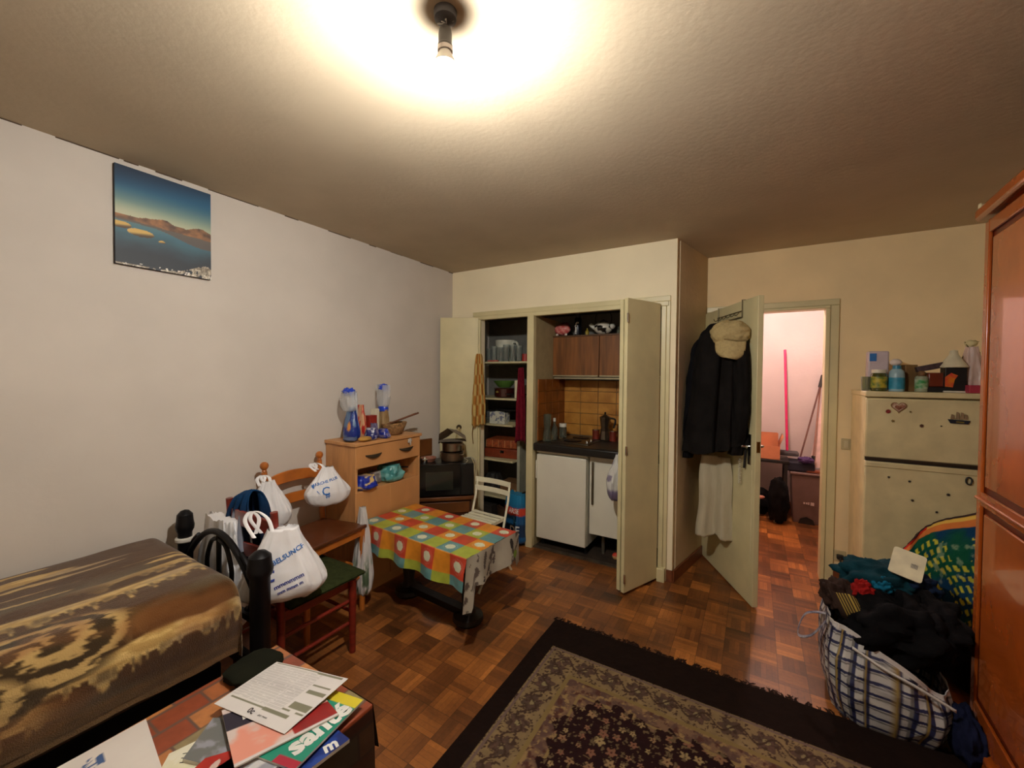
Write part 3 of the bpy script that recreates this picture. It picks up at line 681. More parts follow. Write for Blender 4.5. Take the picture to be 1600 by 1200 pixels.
b = B().ell((0,0,.018),(.035,.05,.018),amp=.1,seed=2); solo('bread_roll', b, mat('bread crust',(176,132,60),r=.8,var=.3), 'small yellow-brown roll lying on dresser below the blue bag', 'bread', (-2.275,1.86,DZ), smooth=True)
b = B().ell((0,0,.016),(.05,.04,.016),amp=.2,seed=3); solo('cloth_pouch', b, mat('grey blue cloth',(96,104,130),r=.9), 'flat grey-blue pouch at the left front corner of dresser', 'pouch', (-2.35,1.80,DZ), smooth=True)
# open shelf content
packet('snack_bag','blue and yellow packet sticking out of the dresser open shelf','snack bag',(-2.29,1.87,.717),.16,.14,.095,41,(30,50,160),(224,190,120),top=.7,fold=.2)
packet('plastic_bag','crumpled teal plastic bag in the dresser open shelf','bag',(-2.32,2.12,.717),.20,.18,.12,42,(70,140,140),(110,170,168),top=.7,fold=.25)
packet('plastic_bag','small grey plastic bag between blue packet and teal bag','bag',(-2.35,1.995,.717),.09,.12,.09,43,(170,165,160),(120,110,110),top=.7,fold=.2)
solo('kitchen_knife', B().box((-.08,-.009,0),(.05,.009,.006)), black, 'black-handled knife lying at right inside dresser open shelf', 'knife', (-2.36,2.28,.78), .5)

# ---------------------------------------------------------------- corner cabinet and microwave
brownw = mat('brown varnished wood', (112,66,30), r=.4, var=.3, scale=5, stretch=(1,6,1))
MR = math.radians(42)
t = thing('corner_cabinet', 'low brown wooden cabinet in the corner under the microwave', 'cabinet', (-2.30,2.72,0), MR)
ob('top_board', B().box((-.255,-.2,.47),(.245,.10,.5)), brownw, t, bev=.004)
ob('body', B().box((-.22,-.17,0),(.22,.08,.47)), mat('dark brown cabinet',(74,42,24),r=.45,var=.2), t, bev=.003)
ob('drawer_front', B().box((-.2,-.18,.36),(.2,-.17,.45)), brownw, t, bev=.003)
# microwave
t = thing('microwave', 'black microwave oven on the brown corner cabinet', 'microwave', (-2.27,2.69,.502), MR)
mwb = mat('black microwave shell', (14,14,15), r=.35, var=.1)
ob('case', B().box((-.24,-.15,.012),(.23,.10,.272)), mwb, t, bev=.006)
ob('door', B().box((-.24,-.165,.012),(.12,-.15,.272)), mat('black door',(12,12,13),r=.2), t, bev=.004)
ob('window', B().box((-.16,-.168,.06),(.06,-.165,.21)), mat('smoked glass',(40,42,36),r=.12), t)
ob('control_panel', B().box((.125,-.162,.012),(.23,-.15,.272)), mat('panel black',(18,18,19),r=.3), t, bev=.003)
for s in (-.2,.2):
    for q in (-.12,.08): ob('foot', B().cyl((s,q,0),(s,q,.012),.012,n=10), black, t)
mt = Matrix.Translation((-2.27,2.69,.502+.272))@Matrix.Rotation(MR,4,'Z')
def onmw(x,y): v = mt@Vector((x,y,0)); return tuple(v)
# pots on microwave
steel = mat('brushed steel pot', (160,148,130), r=.3, metal=1, var=.15)
t = thing('cooking_pot', 'dull steel pot at the bottom of the pile on the microwave', 'pot', onmw(.06,-.01))
ob('pot_body', B().lathe([(0,0),(.088,0),(.094,.008),(.094,.07),(.1,.074),(.094,.076),(.088,.07),(.088,.01),(0,.01)]), mat('tarnished pot',(120,100,80),r=.4,metal=.9,var=.2), t)
for s in (-1,1): ob('pot_handle', B().tube(smoothpath([(s*.094,-.02,.055),(s*.12,-.015,.06),(s*.12,.015,.06),(s*.094,.02,.055)],5),.005,8), steel, t)
p0 = onmw(.06,-.01); t = thing('cooking_pot', 'shiny steel pot with brass band, upper one on the microwave', 'pot', (p0[0],p0[1],p0[2]+.078))
ob('pot_body', B().lathe([(0,0),(.075,0),(.084,.01),(.084,.075),(.09,.079),(.084,.081),(.078,.075),(.078,.01),(0,.01)]), steel, t)
for s in (-1,1): ob('pot_handle', B().tube(smoothpath([(s*.084,-.02,.06),(s*.112,-.015,.066),(s*.112,.015,.066),(s*.084,.02,.06)],5),.005,8), steel, t)
b = B(); n = 26
U, V = np.meshgrid(np.linspace(-1,1,n), np.linspace(-1,1,n), indexing='ij')
Z = .10-.085*np.abs(U*.9-V*.35)-.02*V+.01*(fbm(U*3,V*3,7)-.5)
b.grid(np.stack([U*.115,V*.085,Z],-1)); b.grid(np.stack([U*.115,V*.085,Z*.0+np.minimum(Z-.012,.006)],-1))
solo('pot_mitt', b, mat('grey felt cloth',(136,124,108),r=.95,var=.2), 'folded grey cloth lying peaked over the upper pot', 'cloth', (p0[0],p0[1],p0[2]+.165), MR, smooth=True)
p1 = onmw(-.14,-.02)
b = B().lathe([(0,0),(.05,0),(.07,.03),(.066,.032),(.045,.006),(0,.006)]); solo('small_bowl', b, mat('pinkish bowl',(150,100,80),r=.4), 'small pinkish bowl on microwave left of the pots', 'bowl', p1)
p2 = onmw(-.17,-.09); b = B().lathe([(0,0),(.022,0),(.024,.004),(.024,.03),(.012,.036),(.006,.05),(0,.052)]); solo('pepper_mill', b, chrome, 'tiny chrome shaker at the front of the microwave top', 'shaker', p2)
b = B().box((-.12,-.008,0),(.12,.008,.15)); solo('tray', b, brownw, 'dark brown wooden board standing behind the pots by the wall', 'tray', (-2.49,2.62,.79), MR+.6, bev=.006)
solo('wire_rack', B().tube(smoothpath([(.0,-.1,0),(.02,-.02,.0),(.0,.08,0),(.07,.09,0),(.08,-.1,0)],6),.003,6), mat('pale wire 2',(190,185,170),r=.4), 'thin pale wire loop lying at the right on microwave top', 'wire', onmw(.17,-.02), MR)
b = B().box((-.045,-.006,0),(.045,.006,.34)); b.box((-.045,-.006,.0),(.045,.006,.0)); 
solo('cutting_board', b, mat('pale wooden board',(196,178,136),r=.6,var=.12), 'pale cutting board leaning on the left closet door beside microwave', 'cutting board', (-2.13,2.895,.42), math.radians(28), bev=.01)
# magnet hook with strings on the folded door
ux, uy = .879, .477
t = thing('door_hook', 'dark round hook with cream cords hanging on the left closet door', 'hook', (-2.36,3.0,1.02), math.radians(28.5))
ob('disc', B().cyl((0,-.022,0),(0,-.034,0),.024), mat('dark brass disc',(78,66,48),r=.4,metal=.7), t)
b = B()
for s,l in ((-1,.30),(1,.30),(-.5,.2)): b.tube(smoothpath([(s*.004,-.036,.0),(s*.03,-.034,-.1),(s*.045,-.03,-l)],6),.0045,6)
ob('cord', b, mat('cream cord',(204,190,140),r=.9), t)

# ---------------------------------------------------------------- coloured table
TC = (-1.755,2.005); TRZ = math.radians(-4.5); TL, TW, TH = .93, .47, .52
t = thing('low_table', 'dark low table hidden under the checked oilcloth', 'table', (*TC,0), TRZ)
dkw = mat('near black wood', (26,18,14), r=.5, var=.2)
ob('table_top', B().box((-TL/2+.01,-TW/2+.01,TH-.03),(TL/2-.01,TW/2-.01,TH-.004)), dkw, t, bev=.004)
ob('apron', B().box((-TL/2+.06,-TW/2+.05,TH-.12),(TL/2-.06,TW/2-.05,TH-.03)), dkw, t)
for x in (-.27,.27):
    ob('pedestal', B().lathe([(0,0),(.085,0),(.095,.015),(.09,.04),(.05,.06),(.035,.1),(.045,.2),(.06,.28),(.035,.36),(.05,.4),(0,.4)], c=(x,0,0)), dkw, t)
ob('foot_bar', B().box((-.27,-.03,.03),(.27,.03,.07)), dkw, t)
TS = .118
TEAL, LIME, RED, ORA = (100,146,146), (166,176,66), (200,72,50), (220,140,44)
def tilecol(s, r):
    """s along the table from its right end, r across: 0 at the front edge, positive over the top, negative down the front"""
    i = np.floor(s/TS).astype(int); j = np.floor(r/TS).astype(int); fu = s/TS-np.floor(s/TS)-.5; fv = r/TS-np.floor(r/TS)-.5
    e = (i % 2 == 0)
    col = np.zeros(s.shape+(3,)); disc = np.zeros(s.shape, bool)
    jm = np.mod(j, 4)
    for jj,(a_,b_,da,db) in {0:(LIME,TEAL,0,1), 1:(ORA,RED,1,0), 2:(TEAL,LIME,0,1), 3:(RED,ORA,1,0)}.items():
        mk = jm == jj; col[mk & e] = a_; col[mk & ~e] = b_; disc |= ((mk & e & bool(da)) | (mk & ~e & bool(db))) & (j > -2)
    col = col*(.88+.22*fbm(s*25,r*25,3))[...,None]
    d = np.sqrt((fu*1.0)**2+(fv*1.15)**2); core = mixc((226,224,190),(200,206,180),fbm(s*60,r*60,5))
    col = np.where((disc & (d < .27))[...,None], core, col)
    col = np.where((disc & (np.abs(d-.37) < .02))[...,None], col*.72+60, col)
    return np.clip(col,0,255)
n1, n2 = 200, 130
hw, hl = TW/2, TL/2
Rr = .012; drop = .17
S, Rg = np.meshgrid(np.linspace(0,TL,n1), np.linspace(-drop,TW+.03,n2), indexing='ij')
Y = -hw+np.clip(Rg,0,TW); Zc = TH-np.clip(-Rg,0,9)-np.clip(Rg-TW,0,9)
fold = .016*np.sin(S*26+3*fbm(S*4,S*0,1))*np.clip(-Rg/.15,0,1)+.01*np.clip(-Rg/.2,0,1)
Y = Y-.004*(Rg < 0)-fold-.012*np.clip(-Rg/.2,0,1)
hemw = .022*(fbm(S*6,S*0,5)-.5)*np.clip(-Rg/.2,0,1)+.0*S
Zc = Zc+hemw+.0015
X = hl-S
jag = .012*(fbm(Rg*30,Rg*0,9)-.5)*(S < .03); X = X+jag
tc = solo('tablecloth', B().grid(np.stack([X,Y,Zc],-1), lina(tilecol(S+.0*S,Rg))), vmat('oilcloth print', r=.35, coat=.15), 'red, orange, green and teal checked oilcloth on the low table', 'tablecloth', (*TC,0), TRZ, smooth=True)
# rounded left end fall
S2, R2 = np.meshgrid(np.linspace(0,.17,30), np.linspace(0,TW,60), indexing='ij')
P = np.stack([-hl-.004-.012*S2/.17-.012*np.sin(R2*30)*S2/.17, -hw+R2, TH+.001-S2],-1)
ob('end_fall', B().grid(P, lina(tilecol(TL+S2,R2))), MATS['oilcloth print'], tc, smooth=True)
# right end: the cloth turned to its grey printed back
def backcol(u, v):
    c = mixc((176,168,150),(150,142,128),fbm(u*12,v*12,4)); 
    marks = (fbm(u*30+v*12,v*14-u*4,8) > .63); c = np.where(marks[...,None],(84,72,64),c)
    line = (np.abs(v-.145-.15*u) < .004)&(u > .2); c = np.where(line[...,None],(52,44,40),c)
    for k,(cu,cv) in enumerate(((.07,.165),(.11,.15),(.16,.14))):
        d = ((u-cu)/.012)**2+((v-cv)/.008)**2; c = np.where((d < 1)[...,None],(40,32,30),c)
    c = np.where((((u-.40)/.02)**2+((v-.05)/.03)**2 < 1)[...,None],(40,34,32),c)
    c = np.where((((u-.43)/.03)**2+((v-.12)/.02)**2 < 1)[...,None],(120,150,50),c)
    return lina(c)
U2, V2 = np.meshgrid(np.linspace(0,TW+.02,90), np.linspace(0,1,40), indexing='ij')
ln = .15+.015*np.sin(U2*9)+.01*(fbm(U2*20,U2*0,3)-.5)+.13*step(.055,.04,U2)+.06*step(.40,.43,U2)
V3 = V2*ln
P = np.stack([hl+.006+(.02*np.sin(U2*22)+.015)*(V3/.15)*step(0,.1,U2)+.012*(V3/.25), -hw+U2-.008-.16*V3*step(.12,0,U2), TH+.004-V3],-1)
ob('turned_hem', B().grid(P, backcol(U2,V3)), vmat('cloth backing', r=.8), tc, smooth=True)

# ---------------------------------------------------------------- white folding chair
WC = mat('white painted metal', (226,222,196), r=.4, var=.05)
t = thing('folding_chair', 'white slatted folding chair behind the checked table', 'folding chair', (-1.745,2.56,0), math.radians(-4)); t.scale = (.93,.95,.93)
ws = .17
for s in (-1,1):
    ob('back_upright', B().tube([(s*ws,-.30,0),(s*ws,.0,.40),(s*ws,.06,.60),(s*ws*.98,.085,.745)], .0095, 10), WC, t)
    ob('rear_leg', B().tube([(s*(ws-.02),.14,0),(s*(ws-.02),-.16,.42)], .0095, 10), WC, t)
for k,z in enumerate((.725,.655)):
    y = .083 if k == 0 else .072
    P = []
    for (dz,dy) in ((-.021,-.004),(.021,-.004),(.021,.004),(-.021,.004)):
        P.append([(x, y+dy+.02*(1-(x/ws)**2)-.005, z+dz) for x in np.linspace(-ws-.012,ws+.012,12)])
    b = B().grid(np.array(P), closeu=True); nn = 12; b.f += [(0,nn,2*nn,3*nn),(nn-1,2*nn-1,3*nn-1,4*nn-1)]
    ob('back_slat', b, WC, t, bev=.002)
for k in range(6):
    y = -.25+k*.05; zz = .468+.004*math.cos(k)
    ob('seat_slat', B().box((-ws+.012,y,zz-.005),(ws-.012,y+.034,zz+.005)), WC, t, bev=.002)
for s in (-1,1): ob('seat_rail', B().box((s*(ws-.02)-.006,-.26,.443),(s*(ws-.02)+.006,.02,.463)), WC, t)
ob('cross_bar', B().cyl((-ws,-.22,.11),(ws,-.22,.11),.007,n=8), WC, t)
# ---------------------------------------------------------------- left closet shelves and contents
shm = mat('shelf paint', (200,190,150), r=.5, var=.08)
shelves = []
for k,(z,y0) in enumerate(((1.635,3.27),(1.285,3.27),(1.03,3.3),(.70,3.25),(.33,3.3))):
    lab = ['topmost closet shelf, holding the jug and glasses','second closet shelf from the top, under the pans','middle closet shelf with white patterned box','lower closet shelf carrying the reddish cases','lowest closet shelf near the floor'][k]
    x1 = (-1.715,-1.90,-1.97,-1.93,-1.95)[k]
    solo('closet_shelf', B().box((-2.5,y0,z-.018),(x1,YE-.002,z)), shm, lab, 'shelf', bev=.002)
solo('side_board', B().box((-1.93,3.33,.38),(-1.90,3.7,1.27)), mat('grey white board',(168,166,146),r=.5), 'upright greyish board in the closet at right of lower shelves', 'board', bev=.002)
gl = mat('drinking glass', (205,215,212), r=.08, trans=.85, var=.02)
t = thing('water_jug', 'large pale plastic jug with handle on the top closet shelf', 'jug', (-2.15,3.47,1.635))
ob('jug_body', B().lathe([(0,0),(.085,0),(.09,.02),(.108,.2),(.112,.215),(.106,.214),(.084,.02),(0,.012)]), mat('pale jug plastic',(212,212,196),r=.35), t)
ob('jug_handle', B().tube(smoothpath([(.1,-.03,.19),(.15,-.04,.185),(.155,-.04,.1),(.1,-.03,.05)],6),.011,8), MATS['pale jug plastic'], t)
def tumbler(r,h): return B().lathe([(0,0),(r*.8,0),(r,h),(r*.92,h),(r*.74,.01),(0,.01)], n=20)
for k,(x,y,r,h) in enumerate(((-2.255,3.33,.03,.13),(-2.185,3.31,.032,.15),(-2.11,3.32,.031,.14),(-2.045,3.31,.033,.16),(-1.975,3.32,.033,.155),(-1.915,3.33,.032,.15))):
    lab = ['drinking glass at the left end of the top closet shelf','tall drinking glass before the pale jug, left one','drinking glass below jug handle on top closet shelf','tall drinking glass in the middle of the glasses row','drinking glass second from right on top closet shelf','drinking glass at the right end of the glasses row'][k]
    solo('drinking_glass', tumbler(r,h), gl, lab, 'glass', (x,y,1.635), 0, 'glasses on the top closet shelf')
solo('white_cup', B().lathe([(0,0),(.025,0),(.034,.12),(.03,.12),(.022,.01),(0,.01)]), mat('white cup',(226,224,214),r=.4), 'tall white cup standing left of the jug', 'cup', (-2.30,3.43,1.635))
solo('colander', B().lathe([(0,0),(.05,0),(.095,.07),(.09,.07),(.045,.008),(0,.008)]), chrome, 'steel colander behind the glasses right of the jug', 'colander', (-1.97,3.52,1.72-.085+.0))
solo('red_tin', B().cyl((0,0,0),(0,0,.07),.03), mat('red tin',(150,30,24),r=.4), 'small red tin at right end of top closet shelf', 'tin', (-1.85,3.33,1.635))
solo('red_cloth', B().box((-.06,-.02,0),(.05,.03,.012)), mat('pinkish cloth',(180,90,80),r=.9), 'folded pinkish cloth on the front edge of top closet shelf', 'cloth', (-2.17,3.285,1.636), .2, bev=.004)
# second shelf
o = solo('salad_bowl', B().lathe([(0,0),(.06,0),(.105,.05),(.11,.065),(.104,.065),(.055,.01),(0,.01)]), mat('green bowl',(74,110,44),r=.4), 'green bowl stacked on dark pot in the closet', 'bowl', (-2.13,3.42,1.385))
t = thing('dark_pot', 'dark red cooking pot under the green bowl in closet', 'pot', (-2.13,3.42,1.285))
ob('pot_body', B().lathe([(0,0),(.09,0),(.1,.01),(.1,.085),(.105,.09),(.1,.095),(.0,.097)]), mat('dark red enamel',(60,20,16),r=.2,coat=.5), t)
ob('pot_glint', B().lathe([(0,0),(.012,0),(.016,.012),(0,.02)], c=(-.02,-.102,.05)), mat('gold accent',(200,180,90),r=.2,metal=.6), t)  # small gold bump stands in for a glint on the pot front
t = thing('frying_pan', 'black frying pan with handle sticking out on second closet shelf', 'pan', (-2.02,3.48,1.285))
ob('pan_body', B().lathe([(0,0),(.08,0),(.1,.035),(.097,.035),(.078,.006),(0,.006)]), black, t); ob('pan_handle', B().box((-.01,-.2,.03),(.01,-.09,.045)), black, t, bev=.003)
solo('milk_box', B().box((-.03,-.03,0),(.03,.03,.17)), mat('cream box',(206,200,168),r=.5), 'cream box at the right end of second closet shelf', 'box', (-1.96,3.40,1.286), .2, bev=.002)
solo('white_canister', B().cyl((0,0,0),(0,0,.12),.05), mat('grey white plastic',(170,166,150),r=.5), 'grey-white canister behind the frying pan', 'canister', (-1.99,3.63,1.285))
# third
def boxpat(P): return None
b = B(); n=30
U, V = np.meshgrid(np.linspace(0,1,n),np.linspace(0,1,n),indexing='ij')
P = np.stack([-.085+.17*U, 0*U-.05, .0+V*(.11+.012*np.sin(PI*U))],-1); cc = lina(mixc((206,206,190),(110,116,140),step(.58,.66,fbm(U*9,V*7,3))))
b.grid(P,cc); P2 = P.copy(); P2[...,1] = .05; b.grid(P2,cc); P3 = np.stack([-.085+.17*U, -.05+.1*V, .11+.012*np.sin(PI*U)+0*V],-1); b.grid(P3,cc); 
for sx in (-.085,.085): b.grid(np.stack([0*U+sx,-.05+.1*U,.11*V],-1),cc)
solo('tissue_box', b, vmat('printed card',r=.6), 'white box with small blue flowers on middle closet shelf', 'box', (-2.16,3.38,1.031), .05, smooth=False)
for k in range(4):
    solo('plate', B().lathe([(0,0),(.05,0),(.085,.012),(.083,.016),(.05,.005),(0,.005)]), mat('grey plate',(120,122,112),r=.35), 'grey plate in the stack at left of middle closet shelf', 'plate', (-2.32,3.42,1.03+k*.013), 0, 'stacked grey plates in the closet')
t = thing('saucepan', 'black saucepan upside down, on the plate stack in closet', 'pan', (-2.32,3.42,1.088))
ob('pan_body', B().lathe([(0,.06),(.08,.06),(.085,0),(.08,0),(.075,.055),(0,.055)]), black, t)
t = thing('griddle', 'dark flat griddle above the white flowered box in closet', 'pan', (-2.10,3.45,1.156))
ob('griddle_plate', B().lathe([(0,0),(.12,0),(.125,.014),(.12,.014),(.11,.005),(0,.005)]), black, t); ob('griddle_handle', B().box((.11,-.05,.005),(.2,-.03,.02)), black, t, bev=.003)
solo('newspaper_pile', B().box((-.1,-.09,0),(.07,.09,.016)), mat('old papers',(150,140,110),r=.9), 'thin pile of papers under the cases edge on middle shelf', 'papers', (-2.06,3.5,1.031), .2)
# cases
casm = mat('reddish brown case', (128,52,24), r=.5, var=.25, scale=20); casm2 = mat('woven orange case', (150,70,30), r=.6, var=.4, scale=50)
t = thing('picnic_case', 'reddish brown case lying on the lower closet shelf', 'case', (-2.12,3.45,.70), math.radians(6))
ob('case_body', B().box((-.185,-.12,0),(.175,.14,.09)), casm, t, bev=.008)
ob('case_clasp', B().box((-.01,-.126,.05),(.03,-.12,.075)), chrome, t)
t = thing('picnic_case', 'orange woven case on top of the reddish brown one', 'case', (-2.12,3.45,.792), math.radians(9))
ob('case_body', B().box((-.175,-.115,0),(.18,.135,.085)), casm2, t, bev=.012)
b = B()
for k in range(6): b.box((-.17+k*.065,-.119,.01),(-.163+k*.065,-.114,.078))
ob('case_strap', b, mat('pale strap',(180,120,70),r=.6), t)
solo('round_tin', B().lathe([(0,0),(.04,0),(.04,.05),(0,.055)]), MATS['cream box'], 'pale round tin left of the reddish cases', 'tin', (-2.37,3.34,.70))
# below
solo('cardboard_box', B().box((-.1,-.1,0),(.1,.1,.13)), mat('brown card',(120,84,50),r=.8,var=.2), 'brown box on lowest closet shelf', 'box', (-2.04,3.46,.331), .1, bev=.002)
solo('shoe_pair_bag', bag(.2,.18,.18,seed=51,fold=.2,top=.6), mat('dark bag',(40,36,34),r=.7), 'dark crumpled bag on lowest closet shelf at left', 'bag', (-2.28,3.47,.331), smooth=True)
solo('cleaning_bucket', B().lathe([(0,0),(.09,0),(.11,.2),(.105,.2),(.088,.01),(0,.01)]), mat('brown bucket',(84,58,40),r=.5), 'brown bucket on floor of the left closet', 'bucket', (-2.08,3.42,.008))
solo('floor_crate', B().box((-.13,-.1,0),(.13,.1,.2)), mat('dark crate',(48,40,34),r=.7), 'dark crate on floor of the left closet', 'crate', (-2.35,3.43,.008), bev=.004)
# red cloth hanging at right side of closet
def hang(w0, w1, h, amp=.02, nf=5, seed=0, colf=None, n=40, m=40, tap=0.5):
    U, V = np.meshgrid(np.linspace(-1,1,n), np.linspace(0,1,m), indexing='ij')
    W = w0+(w1-w0)*V**tap
    X = U*W/2*(1+.05*np.sin(V*9+seed)); Y = amp*np.cos(U*nf*PI/2+1.3*fbm(U*1.5,V*2,seed))*(.6+.6*V)+.4*amp*(fbm(U*4,V*5,seed+2)-.5)
    Z = -V*h*(1+.05*(fbm(U*2,U*0,seed)-.5)*2)
    return B().grid(np.stack([X,Y,Z],-1), None if colf is None else lina(colf(U,V)))
solo('towel', hang(.05,.115,.68,.018,5,3), mat('dark red towel',(112,22,38),r=.95,var=.25,scale=30,bump=.3), 'dark red towel hanging at right side of the open closet', 'towel', (-1.835,3.22,1.575), 0, smooth=True, solid=.006)
def chk(U,V):
    i = np.floor(U*2.4+10).astype(int)+np.floor(V*7).astype(int)
    return mixc((176,118,56),(206,180,112),(i%2).astype(float))
solo('kitchen_apron', hang(.04,.13,.66,.02,4,8,chk), vmat('checked cotton',r=.9), 'yellow and brown checked cloth hanging at left closet door edge', 'cloth', (-2.19,3.065,1.70), math.radians(35), smooth=True, solid=.004)
solo('apron_tie', B().tube(smoothpath([(-2.22,3.03,1.05),(-2.23,3.025,.97),(-2.222,3.03,.87)],6),.004,6), mat('brown tie',(120,84,44),r=.9), 'thin brown tie string hanging below the checked cloth', 'string')
# blue DE bag
def decol(a,v,P):
    z = P[...,2]/.43
    c = mixc((30,90,140),(40,130,176),step(.55,.95,z)); c = np.where(((z > .60)&(z < .75))[...,None],(214,72,48),c); c = np.where(((z < .42)&(z > .18))[...,None],(22,50,84),c)
    return lina(c)
t = thing('shopping_bag', 'blue shopping bag with red band and white letters DE by closet post', 'bag', (-1.83,3.14,.01), math.radians(-12))
body = bag(.26,.14,.44,seed=61,fold=.05,top=.75,belly=.12,colf=decol)
ob('bag_body', body, vmat('woven bag plastic',r=.4), t, smooth=True)
M = lambda x,z,r=0: Matrix.Translation((x,-.5,z)) @ Matrix.Rotation(PI/2,4,'X') @ Matrix.Rotation(r,4,'Z')
wl = mat('white print', (226,226,220), r=.5)
ob('bag_lettering', textb('DE', .10, M(.045,.13), body, (0,1,0), .0015, bold=.002, stretch=.8), wl, t, smooth=False)
ob('bag_lettering', textb('ARSE', .06, M(.03,.295), body, (0,1,0), .0015, bold=.001, stretch=.8), wl, t, smooth=False)
ob('bag_lettering', textb('L', .07, M(.05,.22), body, (0,1,0), .0015, bold=.001), mat('pale blue print',(90,170,210),r=.5), t, smooth=False)
solo('broom_handle_stub', B().tube([(-1.99,3.2,.02),(-1.93,3.3,.42)],.009,8), mat('pale stick',(170,150,110),r=.6), 'pale stick leaning behind the blue shopping bag', 'stick')

# ---------------------------------------------------------------- kitchenette
cabw = mat('walnut door', (128,78,34), r=.4, var=.35, scale=5, stretch=(7,1,.6), coat=.1)
t = thing('wall_cabinet', 'wall cabinet with two walnut doors above the worktop', 'cabinet', (-1.12,3.64,1.475))
X0c, X1c = -.525, .515
ob('cabinet_body', B().box((X0c,-.12,.02),(X1c,.145,.39)), mat('cabinet body',(92,60,30),r=.5), t)
ob('top_board', B().box((X0c-.003,-.14,.39),(X1c,.145,.402)), MATS['cabinet body'], t)
for a,c in ((X0c,-.078),(-.072,X1c)):
    d_ = ob('cabinet_door', B().box((a,-.14,.035),(c,-.121,.388)), cabw, t, bev=.002)
    ob('door_grip', B().box((a+.004,-.152,.022),(c-.004,-.135,.036)), mat('aluminium strip',(190,180,150),r=.3,metal=.7), d_, bev=.002)
ob('light_strip', B().box((X0c+.01,-.13,.0),(X1c,-.105,.016)), mat('aluminium strip 2',(180,170,140),r=.35,metal=.5), t)
ctop = mat('black worktop', (28,26,24), r=.35, var=.3, scale=30)
t = thing('worktop', 'black kitchen worktop over the small fridge', 'worktop', (-1.12,3.45,.855))
ob('slab', B().box((-.527,-.335,0),(.52,.32,.066)), ctop, t, bev=.012)
ob('sink_rim', B().box((.05,-.28,.066),(.45,.2,.069)), mat('dull steel',(84,78,66),r=.4,metal=.8), t, bev=.002)
t = thing('hotplate', 'built-in hotplate with two dark rings on worktop', 'hob', (-1.36,3.47,.9215))
ob('hob_frame', B().box((-.17,-.23,0),(.17,.22,.006)), mat('hob steel',(110,100,84),r=.3,metal=.9), t, bev=.002)
ob('hob_surface', B().box((-.16,-.22,.006),(.16,.21,.009)), mat('hob black',(20,18,17),r=.3), t)
for y in (-.1,.1): ob('heating_ring', B().lathe([(0,.009),(.075,.009),(.078,.014),(.07,.018),(.02,.018),(.018,.014),(0,.014)], c=(-.02,y,0)), black, t)
for y in (-.12,-.02): ob('hob_knob', B().lathe([(0,.009),(.016,.009),(.014,.022),(0,.024)], c=(.12,y,0)), chrome, t)
# bottles on the left
gb = mat('bottle glass', (190,200,180), r=.06, trans=.9, var=.02)
solo('glass_bottle', B().lathe([(0,0),(.036,0),(.038,.01),(.034,.09),(.026,.115),(.033,.14),(.035,.22),(.033,.24),(.03,.24),(.03,.15),(.0,.02)]), gb, 'tall clear glass bottle at the left end of worktop', 'bottle', (-1.59,3.28,.921))
t = thing('glass_bottle', 'slim clear bottle with a pale stopper behind the tall one', 'bottle', (-1.575,3.40,.921))
ob('bottle_body', B().lathe([(0,0),(.028,0),(.03,.01),(.03,.1),(.012,.13),(.011,.165),(0,.166)]), gb, t); ob('stopper', B().cyl((0,0,.165),(0,0,.195),.013,n=12), mat('pale stopper',(206,206,196),r=.4), t)
t = thing('storage_jar', 'small glass jar with white lid beside the hotplate', 'jar', (-1.535,3.50,.921))
ob('jar_body', B().lathe([(0,0),(.034,0),(.036,.01),(.036,.1),(.03,.11),(0,.11)]), gb, t); ob('jar_lid', B().cyl((0,0,.108),(0,0,.14),.034), mat('white lid',(220,218,206),r=.4), t)
# moka pot
mk = mat('aluminium moka', (120,108,92), r=.3, metal=.9, var=.2)
t = thing('moka_pot', 'octagonal aluminium moka pot at the back of worktop', 'coffee pot', (-1.165,3.60,.9245), .3)
ob('boiler', B().lathe([(0,0),(.048,0),(.05,.01),(.04,.085),(.043,.092),(.043,.1),(0,.1)], n=8), mk, t, smooth=False)
ob('upper_jug', B().lathe([(.0,.1),(.036,.1),(.036,.112),(.05,.2),(.05,.204),(0,.206)], n=8), mk, t, smooth=False)
ob('lid', B().lathe([(.05,.204),(.046,.21),(.01,.232),(.0,.234)], n=8), mk, t, smooth=False)
ob('lid_knob', B().lathe([(0,.23),(.006,.232),(.01,.25),(0,.256)], n=10), black, t)
ob('pot_handle', B().tube(smoothpath([(.045,0,.2),(.085,0,.19),(.088,0,.16),(.075,0,.11)],5),.008,8), black, t)
rt = mat('red tin can', (120,44,30), r=.35, var=.3, scale=20)
for k,(x,y) in enumerate(((-1.25,3.6),(-1.085,3.58),(-1.03,3.64))):
    t = thing('food_tin', ['small red tin left of the moka pot','small red tin right of the moka pot','small red tin in the back right corner of worktop'][k], 'tin', (x,y,.9245), 0, 'red tins by the moka pot')
    ob('tin_body', B().cyl((0,0,0),(0,0,.085),.032), rt, t); ob('tin_lid', B().lathe([(0,.085),(.034,.085),(.034,.092),(0,.094)]), chrome, t)
t = thing('dish_soap', 'bottle with black cap at the right end of worktop', 'bottle', (-.90,3.30,.9245))
ob('bottle_body', B().lathe([(0,0),(.035,0),(.035,.03),(.03,.05),(.012,.06),(0,.06)]), MATS['white lid'], t); ob('cap', B().cyl((0,0,.055),(0,0,.09),.022), black, t)
